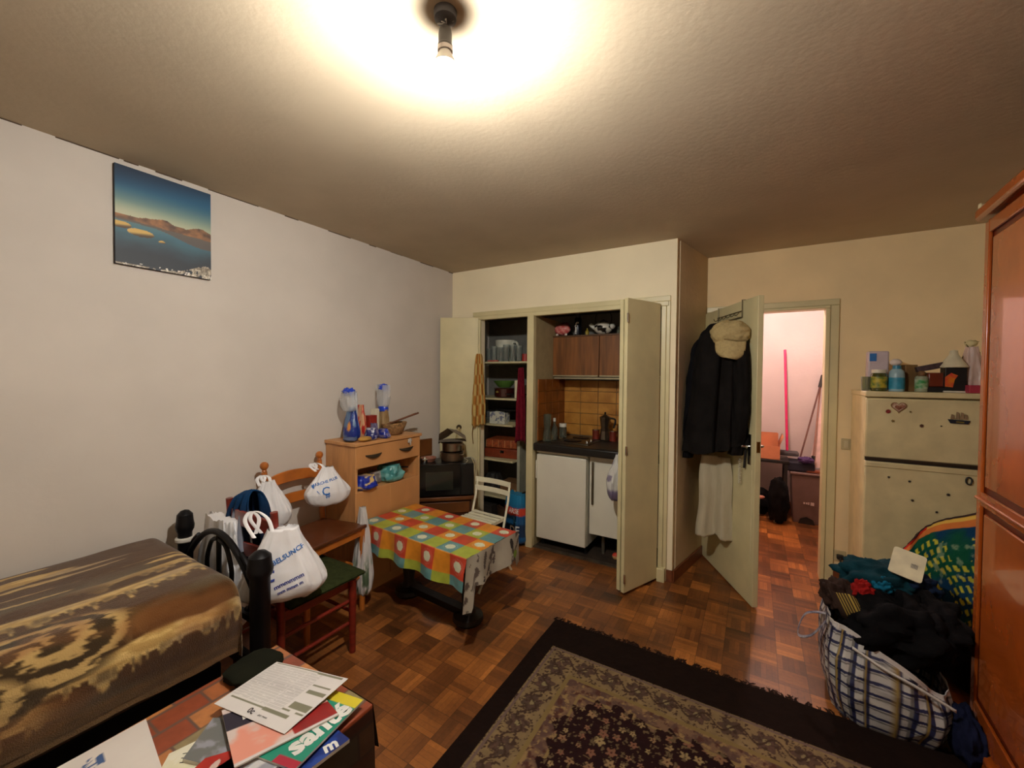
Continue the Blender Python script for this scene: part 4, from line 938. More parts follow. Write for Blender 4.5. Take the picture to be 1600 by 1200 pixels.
# below
t = thing('small_fridge', 'white under-counter fridge left below the worktop', 'fridge', (-1.405,3.43,.006))
ob('fridge_body', B().box((-.23,-.22,.075),(.225,.3,.825)), white, t, bev=.004)
ob('fridge_top', B().box((-.232,-.26,.825),(.23,.3,.846)), white, t, bev=.006)
ob('fridge_door', B().box((-.23,-.265,.078),(.225,-.223,.815)), white, t, bev=.008)
ob('door_grip', B().box((-.236,-.275,.6),(-.222,-.235,.76)), white, t, bev=.005)
for x in (-.2,.2): ob('foot', B().cyl((x,-.18,0),(x,-.18,.076),.014,n=10), black, t)
t = thing('sink_cabinet', 'white cabinet with long brushed handle right of the small fridge', 'cabinet', (-.88,3.45,.006))
ob('cabinet_body', B().box((-.28,-.2,.19),(.26,.3,.846)), white, t)
d_ = ob('cabinet_door', B().box((-.285,-.235,.19),(.265,-.205,.844)), white, t, bev=.003)
ob('door_handle', B().box((-.262,-.258,.44),(-.246,-.236,.79)), mat('brushed handle',(120,108,86),r=.35,metal=.8), d_, bev=.003)
for x in (-.2,.22): ob('leg', B().cyl((x,-.12,0),(x,-.12,.19),.014,n=10), mat('grey leg',(110,104,92),r=.4,metal=.5), t)
solo('toy_ball', B().ell((0,0,.028),(.028,.028,.028),n=20,m=14,colf=lambda x,y,z: lina(np.where((z > .006)[...,None],(200,60,40),(206,160,110))+0*x[...,None])), vmat('ball rubber',r=.5), 'small red and beige ball under the white cabinet', 'ball', (-.955,3.27,.007), smooth=True)
solo('floor_tray', B().box((-.09,-.12,0),(.16,.1,.03)), mat('dark tray',(52,44,38),r=.6), 'dark shallow tray under the white cabinet', 'tray', (-.8,3.5,.007), bev=.004)
# hanging bag on folded door
t = thing('carrier_bag', 'grey and purple plastic bag hanging on the folded closet door', 'bag', (-.865,2.99,.585), math.radians(62))
def cf(a,v,P): return lina(mixc(mixc((196,194,188),(120,110,130),step(.52,.6,fbm(a*1.3,v*4,4))),(98,84,120),step(.3,.2,v)*.8))
ob('bag_body', bag(.19,.12,.34,seed=71,fold=.16,top=.2,belly=.4,colf=cf), vmat('shiny packet',r=.3), t, smooth=True)
b = B().tube(smoothpath([(0,0,.33),(.06,.02,.40),(.10,.02,.42)],6),.006,6); ob('bag_handle', b, MATS['white carrier plastic'], t)
# on top of the wall cabinet (z 1.877)
zt = 1.878
t = thing('pink_pig', 'pink striped round ornament on wall cabinet at left', 'ornament', (-1.575,3.555,zt))
ob('body', B().ell((0,0,.062),(.08,.05,.052),amp=.08,seed=3,colf=lambda x,y,z: lina(mixc((206,90,90),(226,150,140),(np.sin((x*120+z*90))>0.1).astype(float)))), vmat('pink glaze',r=.35), t, smooth=True)
for x in (-.045,.045): ob('foot', B().ell((x,-.02,.012),(.014,.014,.012),n=12,m=8), mat('pale foot',(226,210,196),r=.4), t)
ob('back_pad', B().ell((.01,.02,.10),(.06,.03,.03),amp=.2,seed=5,n=16,m=10), mat('dark red pad',(96,30,34),r=.7), t)
t = thing('drink_can', 'dark can with white figures on wall cabinet', 'can', (-1.42,3.555,zt))
ob('can_body', B().lathe([(0,0),(.032,0),(.034,.006),(.034,.15),(.026,.165),(0,.166)]), mat('navy can',(18,24,36),r=.3,metal=.3), t)
cb_ = B().lathe([(.0343,.001),(.0343,.15)], n=40)
ob('can_print', textb('f', .13, Matrix.Translation((-.005,-.3,.07))@Matrix.Rotation(PI/2,4,'X'), cb_, (0,1,0), .0008, bold=.001), wl, t, smooth=False)
ob('can_print', textb('&', .05, Matrix.Translation((-.012,-.3,.025))@Matrix.Rotation(PI/2,4,'X'), cb_, (0,1,0), .0008), wl, t, smooth=False)
ob('can_cap', B().lathe([(0,.166),(.026,.166),(.028,.2),(.0,.205)]), mat('grey cap',(80,80,84),r=.3,metal=.6), t)
# cow teapot
def cowcol(x,y,z):
    f = fbm(x*22+3.3,z*24+y*10+2,17,2); return lina(np.where((f > .60)[...,None],(20,18,18),(222,216,200)))
t = thing('cow_teapot', 'black and white cow-spotted teapot with wire hoop on wall cabinet', 'teapot', (-1.185,3.575,zt))
ob('pot_body', B().ell((0,0,.06),(.085,.07,.06),n=48,m=32,colf=cowcol), vmat('cow glaze',r=.2,coat=.4), t, smooth=True)
ob('spout', B().tube(smoothpath([(-.075,0,.06),(-.11,0,.085),(-.125,0,.10)],5),[.018]*6+[.016]*4+[.012],10), MATS['white lid'], t)
ob('snout', B().ell((.085,-.01,.07),(.025,.03,.025),n=16,m=10), MATS['white lid'], t)
ob('lid', B().lathe([(0,.13),(.008,.135),(.012,.127),(.04,.118),(.045,.112),(0,.112)]), black, t)
ob('hoop_handle', B().tube([(.075*math.cos(q),0,.14+.085*math.sin(q)) for q in np.linspace(-.5,PI+.5,22)],.0035,8), mat('black wire',(50,44,40),r=.3,metal=.6), t)
for k,(x,l) in enumerate(((-1.325,'tiny yellow bottle between can and cow teapot'),(-1.035,'tiny glass bottle right of the cow teapot'))):
    solo('small_bottle', B().lathe([(0,0),(.016,0),(.017,.03),(.007,.045),(.007,.06),(0,.061)]), mat('yellow glass',(150,130,40),r=.2) if k == 0 else gb, l, 'bottle', (x,3.54,zt))
# ---------------------------------------------------------------- tall fridge
fw = mat('aged fridge enamel', (216,200,154), r=.42, var=.12, scale=7)
FX0, FX1, FY0, FY1, FZ = .592, 1.14, 3.30, 3.74, 1.425
t = thing('fridge', 'tall aged cream fridge-freezer against the far wall', 'fridge', (FX0,FY0,0))
fwid = FX1-FX0; gap = 1.005
ob('fridge_body', B().box((0,.04,.03),(fwid,FY1-FY0,1.40)), fw, t, bev=.006)
ob('fridge_top', B().box((-.004,-.005,1.392),(fwid+.004,FY1-FY0,FZ)), fw, t, bev=.006)
f1 = ob('freezer_door', B().box((.0,0,gap+.012),(fwid,.038,1.384)), fw, t, bev=.008)
f2 = ob('fridge_door', B().box((.0,0,.06),(fwid,.038,gap-.012)), fw, t, bev=.008)
ob('door_trim', B().box((.0,-.004,gap+.004),(fwid,.0,gap+.014)), mat('dark trim',(60,48,36),r=.4), f1)
ob('door_trim', B().box((.0,-.003,gap-.045),(fwid,.0,gap-.043)), mat('thin trim',(150,124,80),r=.4), f2)
ob('gasket', B().box((.006,.01,gap-.012),(fwid-.006,.04,gap+.012)), mat('gasket',(50,42,34),r=.6), t)
ob('plinth', B().box((.01,.03,0),(fwid-.01,.3,.03)), black, t)
def onf(px_x, z): return (px_x, FY0, z)
# magnets: heart, ship, small ones
def heart(r):
    pts = []
    for q in np.linspace(0,2*PI,40,endpoint=False):
        pts.append((r*math.sin(q)**3, r*(.81*math.cos(q)-.31*math.cos(2*q)-.12*math.cos(3*q)-.06*math.cos(4*q))))
    return pts
RXM = Matrix.Rotation(PI/2,4,'X')
t = thing('fridge_magnet', 'heart-shaped magnet with a small picture on the freezer door', 'magnet', (.742,FY0-.001,1.335))
ob('heart_back', B().prism(heart(.036),0,.006,RXM), mat('brown heart rim',(140,104,64),r=.5), t)
ob('heart_face', B().prism(heart(.030),.006,.008,RXM), mat('pale heart',(206,184,160),r=.4,var=.3,scale=60,c2=(150,90,70)), t)
ob('heart_picture', B().prism([(x,y-.004) for x,y in heart(.018)],.008,.009,RXM), mat('dark heart print',(110,50,36),r=.4,var=.4,scale=90,c2=(170,120,90)), t)
t = thing('fridge_magnet', 'sailing ship magnet with dark hull on the freezer door', 'magnet', (.998,FY0-.001,1.272))
ob('ship_hull', B().prism([(-.045,.002),(.045,-.002),(.036,-.022),(-.034,-.02)],0,.008,RXM), mat('dark hull',(28,30,44),r=.5), t)
ob('hull_stripe', B().prism([(-.012,-.008),(.02,-.010),(.02,-.016),(-.012,-.014)],.008,.0085,RXM), MATS['gold accent'], t)
for k,(x,h) in enumerate(((-.026,.028),(-.006,.042),(.012,.040),(.028,.03))):
    ob('sail', B().prism([(x-.008,.004),(x+.009,.004),(x+.006,h),(x-.003,h+.004)],.0,.005,RXM), mat('tan sail',(150,124,92),r=.7,var=.2), t)
small = [(.695,1.305,.012,(140,46,40),'round red magnet below left of the heart','m'),(.718,1.248,.008,(120,96,50),'small star-like brown magnet on the freezer door, left side','s'),
 (.795,1.308,.005,(120,100,60),'tiny speck magnet right of the heart','s'),(.845,1.228,.009,(84,52,40),'small dark brown magnet in the middle of freezer door','m'),(.928,1.232,.004,(60,50,44),'tiny black magnet below the ship','s'),
 (.706,.905,.006,(60,48,40),'small dark magnet at upper left of the lower fridge door','s'),(.800,.892,.006,(50,42,38),'second dark magnet along the top of lower fridge door','m'),(.965,.838,.007,(54,44,40),'dark magnet at the right of lower fridge door','m'),
 (.815,.780,.007,(56,44,40),'dark magnet in the middle of lower fridge door','s'),(.920,.728,.006,(60,50,44),'dark magnet on lower fridge door just above the beach towel','m')]
for x,z,r,c,l,s in small:
    b = B(); k = 12 if s == 'm' else 5
    pts = [(r*(1.15 if j%2 else .75)*math.cos(2*PI*j/(2*k)), r*(1.15 if j%2 else .75)*math.sin(2*PI*j/(2*k))) for j in range(2*k)]
    solo('fridge_magnet', b.prism(pts,0,.004,RXM), mat('magnet %d %d'%(c[0],c[1]),c,r=.5,var=.3,scale=80), l, 'magnet', (x,FY0-.001,z), 0, 'small magnets on the fridge')
solo('hook_magnet', B().tube([(.012*math.cos(q),-.006,.02*math.sin(q)) for q in np.linspace(0,2*PI,20)],.004,8), black, 'black oval hook at right edge of lower fridge door', 'hook', (1.045,FY0-.002,.93))

# things on the fridge, z 1.425
Z0 = FZ+.001
def cylpart(nm, r0, r1, z0, z1, m, p, n=24): return ob(nm, B().lathe([(0,z0),(r0,z0),(r1,z1),(0,z1)],n=n), m, p)
t = thing('food_jar', 'glass jar with green and yellow label at left front on fridge', 'jar', (.668,3.40,Z0))
ob('jar_glass', B().lathe([(0,0),(.04,0),(.042,.01),(.042,.10),(.034,.115),(0,.115)]), mat('olive jar contents',(70,74,30),r=.15,coat=.6,var=.3,scale=40), t)
ob('jar_label', B().lathe([(.0425,.02),(.0428,.02),(.0428,.09),(.0425,.09)]), mat('green label',(52,100,40),r=.5,c2=(186,166,52),scale=30), t)
cylpart('jar_lid',.036,.036,.113,.135,mat('white lid 2',(214,208,190),r=.4),t)
t = thing('paper_roll_pack', 'white pack with blue square standing behind the green jar', 'pack', (.685,3.50,Z0))
ob('pack_body', B().box((-.06,-.035,0),(.045,.035,.255)), mat('lilac white pack',(196,180,186),r=.5,var=.1), t, bev=.01)
ob('blue_square', B().box((-.052,-.037,.19),(-.018,-.034,.24)), mat('blue square print',(40,110,180),r=.5), t)
t = thing('blue_bottle', 'blue bottle with white pump top on the fridge', 'bottle', (.752,3.40,Z0))
ob('bottle_body', B().lathe([(0,0),(.036,0),(.038,.008),(.038,.10),(.034,.125),(.02,.14),(0,.14)]), mat('pale blue bottle',(150,180,190),r=.3), t)
ob('bottle_label', B().lathe([(.0385,.015),(.0388,.015),(.0388,.085),(.0385,.085)]), mat('teal label',(52,140,170),r=.4,var=.2,scale=40), t)
cylpart('bottle_cap',.022,.02,.138,.16,mat('teal cap',(40,120,150),r=.4),t,16)
ob('pump_top', B().ell((-.006,0,.18),(.03,.02,.022),amp=.1,seed=2,n=18,m=12), mat('white pump',(220,206,196),r=.4), t, smooth=True)
solo('spice_box', B().box((-.03,-.03,0),(.03,.03,.165)), mat('brown pack',(124,92,52),r=.6,var=.2), 'brown upright box right of the blue bottle', 'box', (.822,3.46,Z0), .15, bev=.003)
t = thing('cream_jar', 'small jar with green and white label beside the brown box', 'jar', (.862,3.39,Z0))
ob('jar_body', B().lathe([(0,0),(.028,0),(.03,.006),(.03,.085),(.024,.095),(0,.095)]), mat('grey green jar',(150,156,130),r=.3), t)
ob('jar_label', B().lathe([(.0303,.02),(.0306,.02),(.0306,.075),(.0303,.075)]), mat('green white label',(36,130,60),r=.4,c2=(200,206,180),scale=22), t)
ob('jar_stopper', B().ell((0,0,.108),(.02,.02,.02),amp=.15,seed=4,n=16,m=10), mat('brown stopper',(120,84,50),r=.7), t, smooth=True)
solo('glass_tumbler', B().lathe([(0,0),(.03,0),(.034,.09),(.031,.09),(.028,.006),(0,.006)]), gb, 'small clear glass left of the green-labelled jar on fridge', 'glass', (.618,3.42,Z0))
t = thing('toaster_tray', 'dark flat box under the red case on the fridge', 'box', (.925,3.42,Z0))
ob('box_body', B().box((-.045,-.05,0),(.05,.05,.03)), black, t, bev=.004)
solo('red_case', B().box((-.04,-.035,0),(.045,.04,.085)), mat('dark red plastic',(116,46,26),r=.35,coat=.4), 'brown-red box with pale front on top of the dark flat box', 'box', (.925,3.42,Z0+.031), .1, bev=.008)
M_ = Matrix.Rotation(math.radians(-14),4,'Y'); b = B().box((-.085,-.03,-.016),(.085,.03,.016),M_)
solo('flat_remote', b, mat('mottled dark box',(66,50,56),r=.5,var=.4,scale=60), 'long dark box lying tilted across the boxes on fridge', 'box', (.925,3.42,Z0+.155), 0, bev=.003)
t = thing('drink_carton', 'black box with red and orange label under a white funnel', 'box', (1.0,3.40,Z0))
ob('box_body', B().box((-.045,-.04,.01),(.045,.04,.145)), mat('black carton',(20,18,18),r=.5), t, bev=.003)
ob('label', B().prism([(-.045,.035),(-.012,.03),(-.005,.075),(.008,.1),(-.02,.115),(-.045,.09)],0,.0015,Matrix.Translation((0,-.0402,0))@RXM), mat('red orange label',(206,60,50),r=.4,c2=(214,124,30),scale=28), t)
ob('tray_rim', B().box((-.05,-.045,0),(.05,.045,.01)), MATS['white lid 2'], t, bev=.002)
solo('funnel', B().lathe([(.06,0),(.062,.004),(.036,.05),(.02,.075),(.016,.10),(.0,.104),(0,.09),(.012,.07),(.03,.045),(.058,.0)]), mat('cream funnel',(214,206,176),r=.45), 'cream funnel upside down on the black box', 'funnel', (1.0,3.40,Z0+.147))
t = thing('plastic_bag', 'pale pinkish plastic bag at the right end on fridge', 'bag', (1.085,3.44,Z0))
ob('bag_body', bag(.11,.14,.27,seed=81,fold=.14,top=.4,belly=.3), mat('pinkish plastic',(206,180,170),r=.35,bump=.2,bscale=20), t, smooth=True)
solo('pink_box', B().box((-.035,-.025,0),(.03,.025,.045)), mat('pink card',(170,50,70),r=.5), 'small pink box in front of pale bag on the fridge', 'box', (1.075,3.345,Z0), .1, bev=.002)
solo('dried_twigs', B().tube(smoothpath([(1.02,3.46,Z0+.10),(1.05,3.45,Z0+.2),(1.12,3.44,Z0+.235)],6),.005,6).tube(smoothpath([(1.05,3.45,Z0+.2),(1.07,3.44,Z0+.26),(1.06,3.45,Z0+.30)],6),.004,6), mat('olive twig',(110,100,60),r=.8), 'thin olive twig sticking up behind the cream funnel', 'twig')
b = B().ell((0,0,0),(.03,.02,.02),amp=.4,seed=9,n=20,m=12)
solo('pale_flower', b, mat('pale yellow petals',(214,200,150),r=.8), 'pale yellow flower on the twig above the pale bag', 'flower', (1.085,3.45,Z0+.29), smooth=True)

# ---------------------------------------------------------------- wardrobe
wdm = mat('orange varnished cherry', (170,80,24), r=.26, var=.22, scale=4, stretch=(1,6,.8), coat=.5)
wdd = mat('dark cherry groove', (92,30,10), r=.3, var=.2)
WZ = 2.20; WRZ = math.radians(-93.5)
# local frame: +x runs along the front (towards the camera), +y into the cabinet
t = thing('wardrobe', 'tall orange-brown varnished wardrobe along the right wall', 'wardrobe', (.795,2.40,0), WRZ)
# mirrored: local x direction from far corner to the near one
LW, DW = 1.3, .55
ob('carcass', B().box((0,.022,.10),(LW,DW,WZ-.06)), wdm, t, bev=.003)
ob('cornice', B().prism([(-.03,-.035),(LW+.03,-.035),(LW+.03,DW),(-.03,DW)],WZ-.05,WZ), wdm, t, bev=.012)
ob('plinth', B().box((-.03,-.03,0),(LW+.03,DW,.10)), wdm, t, bev=.012)
for k in range(2):
    a = .005+k*(LW/2); c = a+LW/2-.01; z0, z1 = .11, WZ-.065
    d_ = ob('wardrobe_door', B().box((a,.0,z0),(c,.02,z1)), wdd, t, bev=.002)
    sw = .042
    b = B().box((a,-.012,z0),(a+sw,0,z1)); b.box((c-sw,-.012,z0),(c,0,z1))
    for (q0,q1) in ((z0,z0+.10),(1.0,1.055),(z1-.05,z1)): b.box((a+sw,-.012,q0),(c-sw,0,q1))
    ob('door_frame', b, wdm, d_, bev=.004)
    for (q0,q1) in ((z0+.13,.975),(1.08,z1-.075)):
        ob('raised_panel', B().box((a+sw+.03,-.010,q0),(c-sw-.03,0,q1)), wdm, d_, bev=.009)
    b = B().tube([(a+.02,-.016,1.028),(c-.02,-.016,1.028)],.008,10); ob('rail_bead', b, wdm, d_)
    ob('door_knob', B().lathe([(0,0),(.008,0),(.008,.012),(.016,.02),(.012,.03),(0,.032)],c=((c-.03) if k == 0 else (a+.03),-.012,1.1),axis=(0,-1,0)), MATS['brass'], d_)
ob('finial', B().lathe([(0,0),(.008,0),(.007,.02),(0,.026)],c=(-.02,-.02,WZ)), mat('pale plug',(200,180,140),r=.4), t)

# ---------------------------------------------------------------- checked bag and the clothes in it
def checkbag():
    n, m = 340, 120
    a = np.linspace(0,2*PI,n,endpoint=False)[None,:]; v = np.linspace(0,1,m)[:,None]
    ca, sa = np.cos(a), np.sin(a); e = .55
    X0_ = np.sign(ca)*np.abs(ca)**e; Y0_ = np.sign(sa)*np.abs(sa)**e
    rim = .33-.09*X0_+.05*np.sin(a*3+1)*.4
    bulge = 1+.10*np.sin(PI*np.clip(v*1.05,0,1))-.08*(1-v)**4
    f = np.zeros((m,n))
    for i in range(m):
        for j in range(n):
            f[i,j] = mnoise.noise(Vector((ca[0,j]*2.3, sa[0,j]*2.3, v[i,0]*1.6)))*.07+(.5-abs(mnoise.noise(Vector((ca[0,j]*4, sa[0,j]*4, v[i,0]*3.4+7)))))*.06-.02
    X = X0_*.20*(bulge+f); Y = Y0_*.23*(bulge+f); Z = v*rim+0*a
    Z = Z+.01*f*8*v
    bx_ = np.concatenate([[0],np.cumsum(np.hypot(np.diff((X0_*.20).ravel()),np.diff((Y0_*.23).ravel())))])[None,:]; s = bx_+0*v
    def line(u, p, w): return (np.abs(np.mod(u,p)-p/2) < w)
    c = mixc((206,202,192),(180,180,184),fbm(a*6,v*8,2))
    vs = line(s,.045,.006); hs = line(Z,.05,.006); vs2 = line(s+.012,.045,.0035); hs2 = line(Z+.013,.05,.0035)
    vs3 = line(s-.014,.09,.004); 
    c = np.where((vs|hs)[...,None], (44,48,84), c); c = np.where((vs2|hs2)[...,None], c*.62, c); c = np.where((vs3)[...,None],(150,126,70),c)
    c = np.where((vs&hs)[...,None],(24,26,48),c)
    c = np.where((Z > rim-.02)[...,None],(206,200,196),c)
    return B().grid(np.stack([X,Y,Z],-1), lina(c), closev=True)
t = thing('checked_bag', 'big white and blue checked woven bag overflowing with clothes', 'bag', (.515,2.47,.004), math.radians(-4))
bg = checkbag(); ob('bag_body', bg, vmat('woven checked plastic',r=.45,bump=.3,bscale=400), t, smooth=True, solid=.003)
ob('bag_base', B().prism([(.185*math.copysign(abs(math.cos(q))**.55,math.cos(q)),.21*math.copysign(abs(math.sin(q))**.55,math.sin(q))) for q in np.linspace(0,2*PI,40,endpoint=False)],.001,.008), mat('bag base',(60,62,80),r=.6), t)
P = smoothpath([(-.2,-.02,.36),(-.28,-.04,.34),(-.31,-.06,.24),(-.26,-.1,.27),(-.205,-.12,.37)],8)
b = B().grid(np.array([[(p.x,p.y-.011,p.z) for p in P],[(p.x,p.y+.011,p.z) for p in P]])); ob('bag_strap', b, mat('checked strap',(170,166,172),r=.5,c2=(52,56,90),scale=40), t, smooth=True, solid=.003)
P = smoothpath([(-.12,-.235,.34),(-.02,-.255,.30),(.08,-.262,.27),(.19,-.25,.22)],8)
b = B().grid(np.array([[(p.x,p.y,p.z-.006) for p in P],[(p.x,p.y,p.z+.006) for p in P]])); ob('rim_piping', b, mat('white piping',(214,210,204),r=.5), t, smooth=True, solid=.004)
def cloth(name, label, c, rad, amp, seed, loc, rz=0, mm=None, e=.85, freq=5, cat='garment', group='clothes heaped in the checked bag'):
    return solo(name, B().ell((0,0,0),rad,amp=amp,freq=freq,seed=seed,n=56,m=34,e=e), mm or mat(name+str(c[0])+'_'+str(c[2]),c,r=.9,var=.3,scale=12,bump=.3,bscale=60), label, cat, loc, rz, group, smooth=True)
cloth('black_clothes','black garment filling the front of the checked bag',(10,9,11),(.185,.16,.13),.35,3,(.545,2.39,.40),.2)
cloth('dark_trousers','dark grey-black garment hanging over the right bag side',(14,12,14),(.13,.22,.12),.35,8,(.66,2.50,.42),0)
cloth('teal_sweater','dark teal garment on top at the back of the heap',(14,52,62),(.17,.13,.095),.4,13,(.54,2.60,.52),.2)
cloth('red_scarf','red garment poking out at left of the heap',(150,28,26),(.04,.035,.05),.4,17,(.44,2.43,.52),.4)
cloth('brown_shirt','dark brown garment at the left edge of heap',(52,36,30),(.075,.09,.07),.4,21,(.37,2.48,.46),.1)
cloth('blue_shirt','bright blue cloth showing in the middle of heap',(22,104,136),(.045,.03,.035),.4,25,(.525,2.49,.55),.5)
cloth('navy_shirt','navy blue garment right below the white folder',(18,34,60),(.08,.07,.06),.4,29,(.65,2.58,.53),.5)
def stripes(U,V): return np.where((np.mod(U*4.5,1) < .35)[...,None] & (U > -.6)[...,None], np.array((176,150,70)), np.array((54,40,34)))
n=30
U, V = np.meshgrid(np.linspace(-1,1,n), np.linspace(0,1,n), indexing='ij')
P = np.stack([.33+.05*U+.10*V*.6+.0*U, 2.37-.03*np.sin(V*3), .52-.02*U*0-.12*V+.02*np.sin(U*2)-.03*U],-1)
solo('striped_sleeve', B().grid(P, lina(stripes(U,V))), vmat('sleeve cloth',r=.9), 'dark sleeve with three yellow stripes over left bag edge', 'garment', (.025,-.01,.0), smooth=True, solid=.01)
# white folder with code label
t = thing('white_folder', 'white plastic sheet with rounded corners and grey mark on the clothes', 'folder', (.618,2.545,.645))
t.rotation_euler = (math.radians(38), math.radians(12), math.radians(-14))
pts = []
for (cx,cy,a0) in ((.045,.06,0),(-.045,.06,90),(-.045,-.06,180),(.045,-.06,270)):
    for k in range(6): q = math.radians(a0+k*18); pts.append((cx+.012*math.cos(q), cy+.012*math.sin(q)))
ob('folder_sheet', B().prism(pts,0,.004), mat('white folder plastic',(226,218,186),r=.4), t)
b = B()
for k in range(9): b.box((.012+k*.0026,-.012,.004),(.0132+k*.0026,.012,.0046))
ob('bar_mark', b, mat('grey print',(110,104,110),r=.5), t)
# beach towel standing behind
def towel():
    n, m = 90, 110; U, V = np.meshgrid(np.linspace(0,1,n), np.linspace(0,1,m), indexing='ij')
    X = .70+.36*U+.0*V; Ztop = .56+.34*U**.8
    Z = .30+(Ztop-.30)*V+.0; Y = 3.0-.22*(1-V)-.05*np.sin(U*7+V*2)+.03*(fbm(U*4,V*4,3)-.5)*2
    X = X+.03*np.sin(V*5+1)
    c = mixc((20,84,60),(20,60,96),step(.35,.6,fbm(U*3,V*3,4)+.25*(U-.5)))
    cell = (np.abs(np.mod(U*13+V*2,1)-.5) < .24)&(np.abs(np.mod(V*11,1)-.5) < .28)&(fbm(U*3+5,V*3,8) > .42)&(V < .82)
    c = np.where(cell[...,None],(196,190,64),c); c = mixc(c,(206,196,160),step(.62,.7,fbm(U*16,V*16,6))*(V < .75)*(V > .35)*.5)
    ed = 1-V; c = np.where((ed < .12)[...,None], (206,120,60), c); c = np.where((ed < .06)[...,None], np.where((U < .35)[...,None],(190,44,32),(220,180,84)), c)
    c = np.where((ed < .02)[...,None],(60,44,44),c)
    return B().grid(np.stack([X,Y,Z],-1), lina(c))
solo('beach_towel', towel(), vmat('towel print',r=.95,bump=.4), 'green towel with yellow dots and orange border propped by fridge', 'towel', smooth=True, solid=.012)
cloth('floor_bundle','dark bundle on floor between the fridge and wardrobe, under the green towel',(26,24,30),(.15,.22,.17),.2,33,(.90,2.92,.17),0,cat='bundle',group=None)
cloth('floor_bag','small dark blue bundle at the wardrobe foot beside checked bag',(24,28,54),(.045,.10,.10),.25,37,(.735,2.28,.10),0,cat='bundle',group=None)

# ---------------------------------------------------------------- rug
def rug():
    x0, x1, y0, y1 = -1.03, .86, .05, 2.27; n, m = 470, 540
    X, Y = np.meshgrid(np.linspace(x0,x1,n), np.linspace(y0,y1,m), indexing='ij')
    bx, by = .095, .24
    dx = np.minimum(X-(x0+bx), (x1-bx)-X); dy = np.minimum(Y-(y0+by), (y1-by)-Y); d = np.minimum(dx,dy)
    along = np.where(dx < dy, Y, X)
    # border band with repeated flowers
    per = .13; fa = np.mod(along,per)/per-.5; fd = (d-.085)/.13
    rr = np.sqrt(fa**2+fd**2); petal = .34+.07*np.cos(np.arctan2(fd,fa)*6)
    c = mixc((160,140,108),(128,112,90),fbm(X*40,Y*40,3))
    c = np.where((rr < petal)[...,None], mixc((78,68,62),(112,86,80),fbm(X*40,Y*40,2)), c); c = np.where((rr < .11)[...,None],(150,140,110),c)
    vine = np.abs(np.sin(along*48)*.028+.085-d) < .006; c = np.where(vine[...,None],(74,56,50),c)
    sq = (fbm(X*95,Y*95,8) > .60)&(d < .17); c = np.where(sq[...,None],(78,60,54),c)
    g1 = (np.abs(d-.012) < .006); g2 = (np.abs(d-.168) < .010)
    c = np.where(g1[...,None],(122,104,104),c); c = np.where(g2[...,None],(142,124,86),c)
    # inner field
    f = fbm(X*34,Y*34,11); inn = mixc((134,108,92),(100,78,76),step(.35,.6,f)); inn = mixc(inn,(160,136,100),step(.58,.66,fbm(X*60,Y*60,14)))
    inn = mixc(inn,(92,60,56),step(.6,.68,fbm(X*46+9,Y*46,19)))
    c = np.where((d > .178)[...,None], inn, c)
    ring2 = np.abs(d-.255) < .007; c = np.where((ring2)[...,None],(150,130,92),c)
    # dark medallion field with pale scattered flowers, scalloped corner
    corner = np.sqrt(np.maximum(0,.50-dx)**2+np.maximum(0,.50-dy)**2)
    edge = np.where((dx < .50)&(dy < .50), .33-corner+.0, d-.20)
    sc = .018*np.sin(along*60)+.012*np.sin((X+Y)*75)
    darkf = (edge+sc > .05)
    dk = mixc((50,26,28),(38,20,24),fbm(X*30,Y*30,2)); 
    cellx = X/.062; celly = Y/.062; ix = np.floor(cellx); iy = np.floor(celly)
    ox = _hash(ix,iy,3)*.5-.25; oy = _hash(ix,iy,5)*.5-.25; pr = .12+.2*_hash(ix,iy,7)
    r2 = np.sqrt((cellx-ix-.5-ox)**2+(celly-iy-.5-oy)**2); an = np.arctan2(celly-iy-.5-oy,cellx-ix-.5-ox)
    fl = r2 < pr*(1+.3*np.cos(an*5))
    dk = np.where(fl[...,None], mixc((172,156,118),(140,96,84),_hash(ix,iy,9)), dk); dk = np.where((r2 < .06)[...,None],(80,40,40),dk)
    sp = fbm(X*80,Y*80,21) > .66; dk = np.where(sp[...,None],(112,96,76),dk)
    c = np.where(darkf[...,None], dk, c)
    plain = (d < 0); c = np.where(plain[...,None], mixc((36,22,17),(27,16,13),fbm(X*30,Y*30,5)), c)
    c = c*np.array((.9,.86,.78))
    wob = .006*(fbm(Y*3,Y*0,2)-.5)*(X < x0+.01)
    Z = .011+.0015*(fbm(X*60,Y*60,4)-.5)*2+.004*(fbm(X*3,Y*3,6)-.5)
    Z = np.where((X <= x0+.001)|(X >= x1-.001)|(Y <= y0+.001)|(Y >= y1-.001), .0015, Z)
    return B().grid(np.stack([X+wob,Y,Z],-1), lina(c)), (x0,x1,y0,y1)
rb, (rx0,rx1,ry0,ry1) = rug()
rg = solo('rug', rb, vmat('rug pile',r=.97,bump=.5,bscale=500), 'patterned oriental rug with dark brown border and fringe on the parquet', 'rug', smooth=True)
b = B(); R_ = random.Random(5); x = rx0-.005
while x < rx1:
    L_ = R_.uniform(.014,.042); q = R_.uniform(-.7,.7)
    for k in range(3):
        o_ = R_.uniform(-.004,.004); b.tube([(x+o_,ry1-.006,.007),(x+o_+q*L_*.5,ry1+L_*.5,.007),(x+o_+q*L_+R_.uniform(-.012,.012),ry1+L_,.003)],[.0022,.002,.0012],5)
    x += R_.uniform(.006,.014) if R_.random() < .9 else .03
fr = ob('fringe', b, mat('dark wool fringe',(46,30,24),r=.95), rg); fr['kind'] = 'stuff'

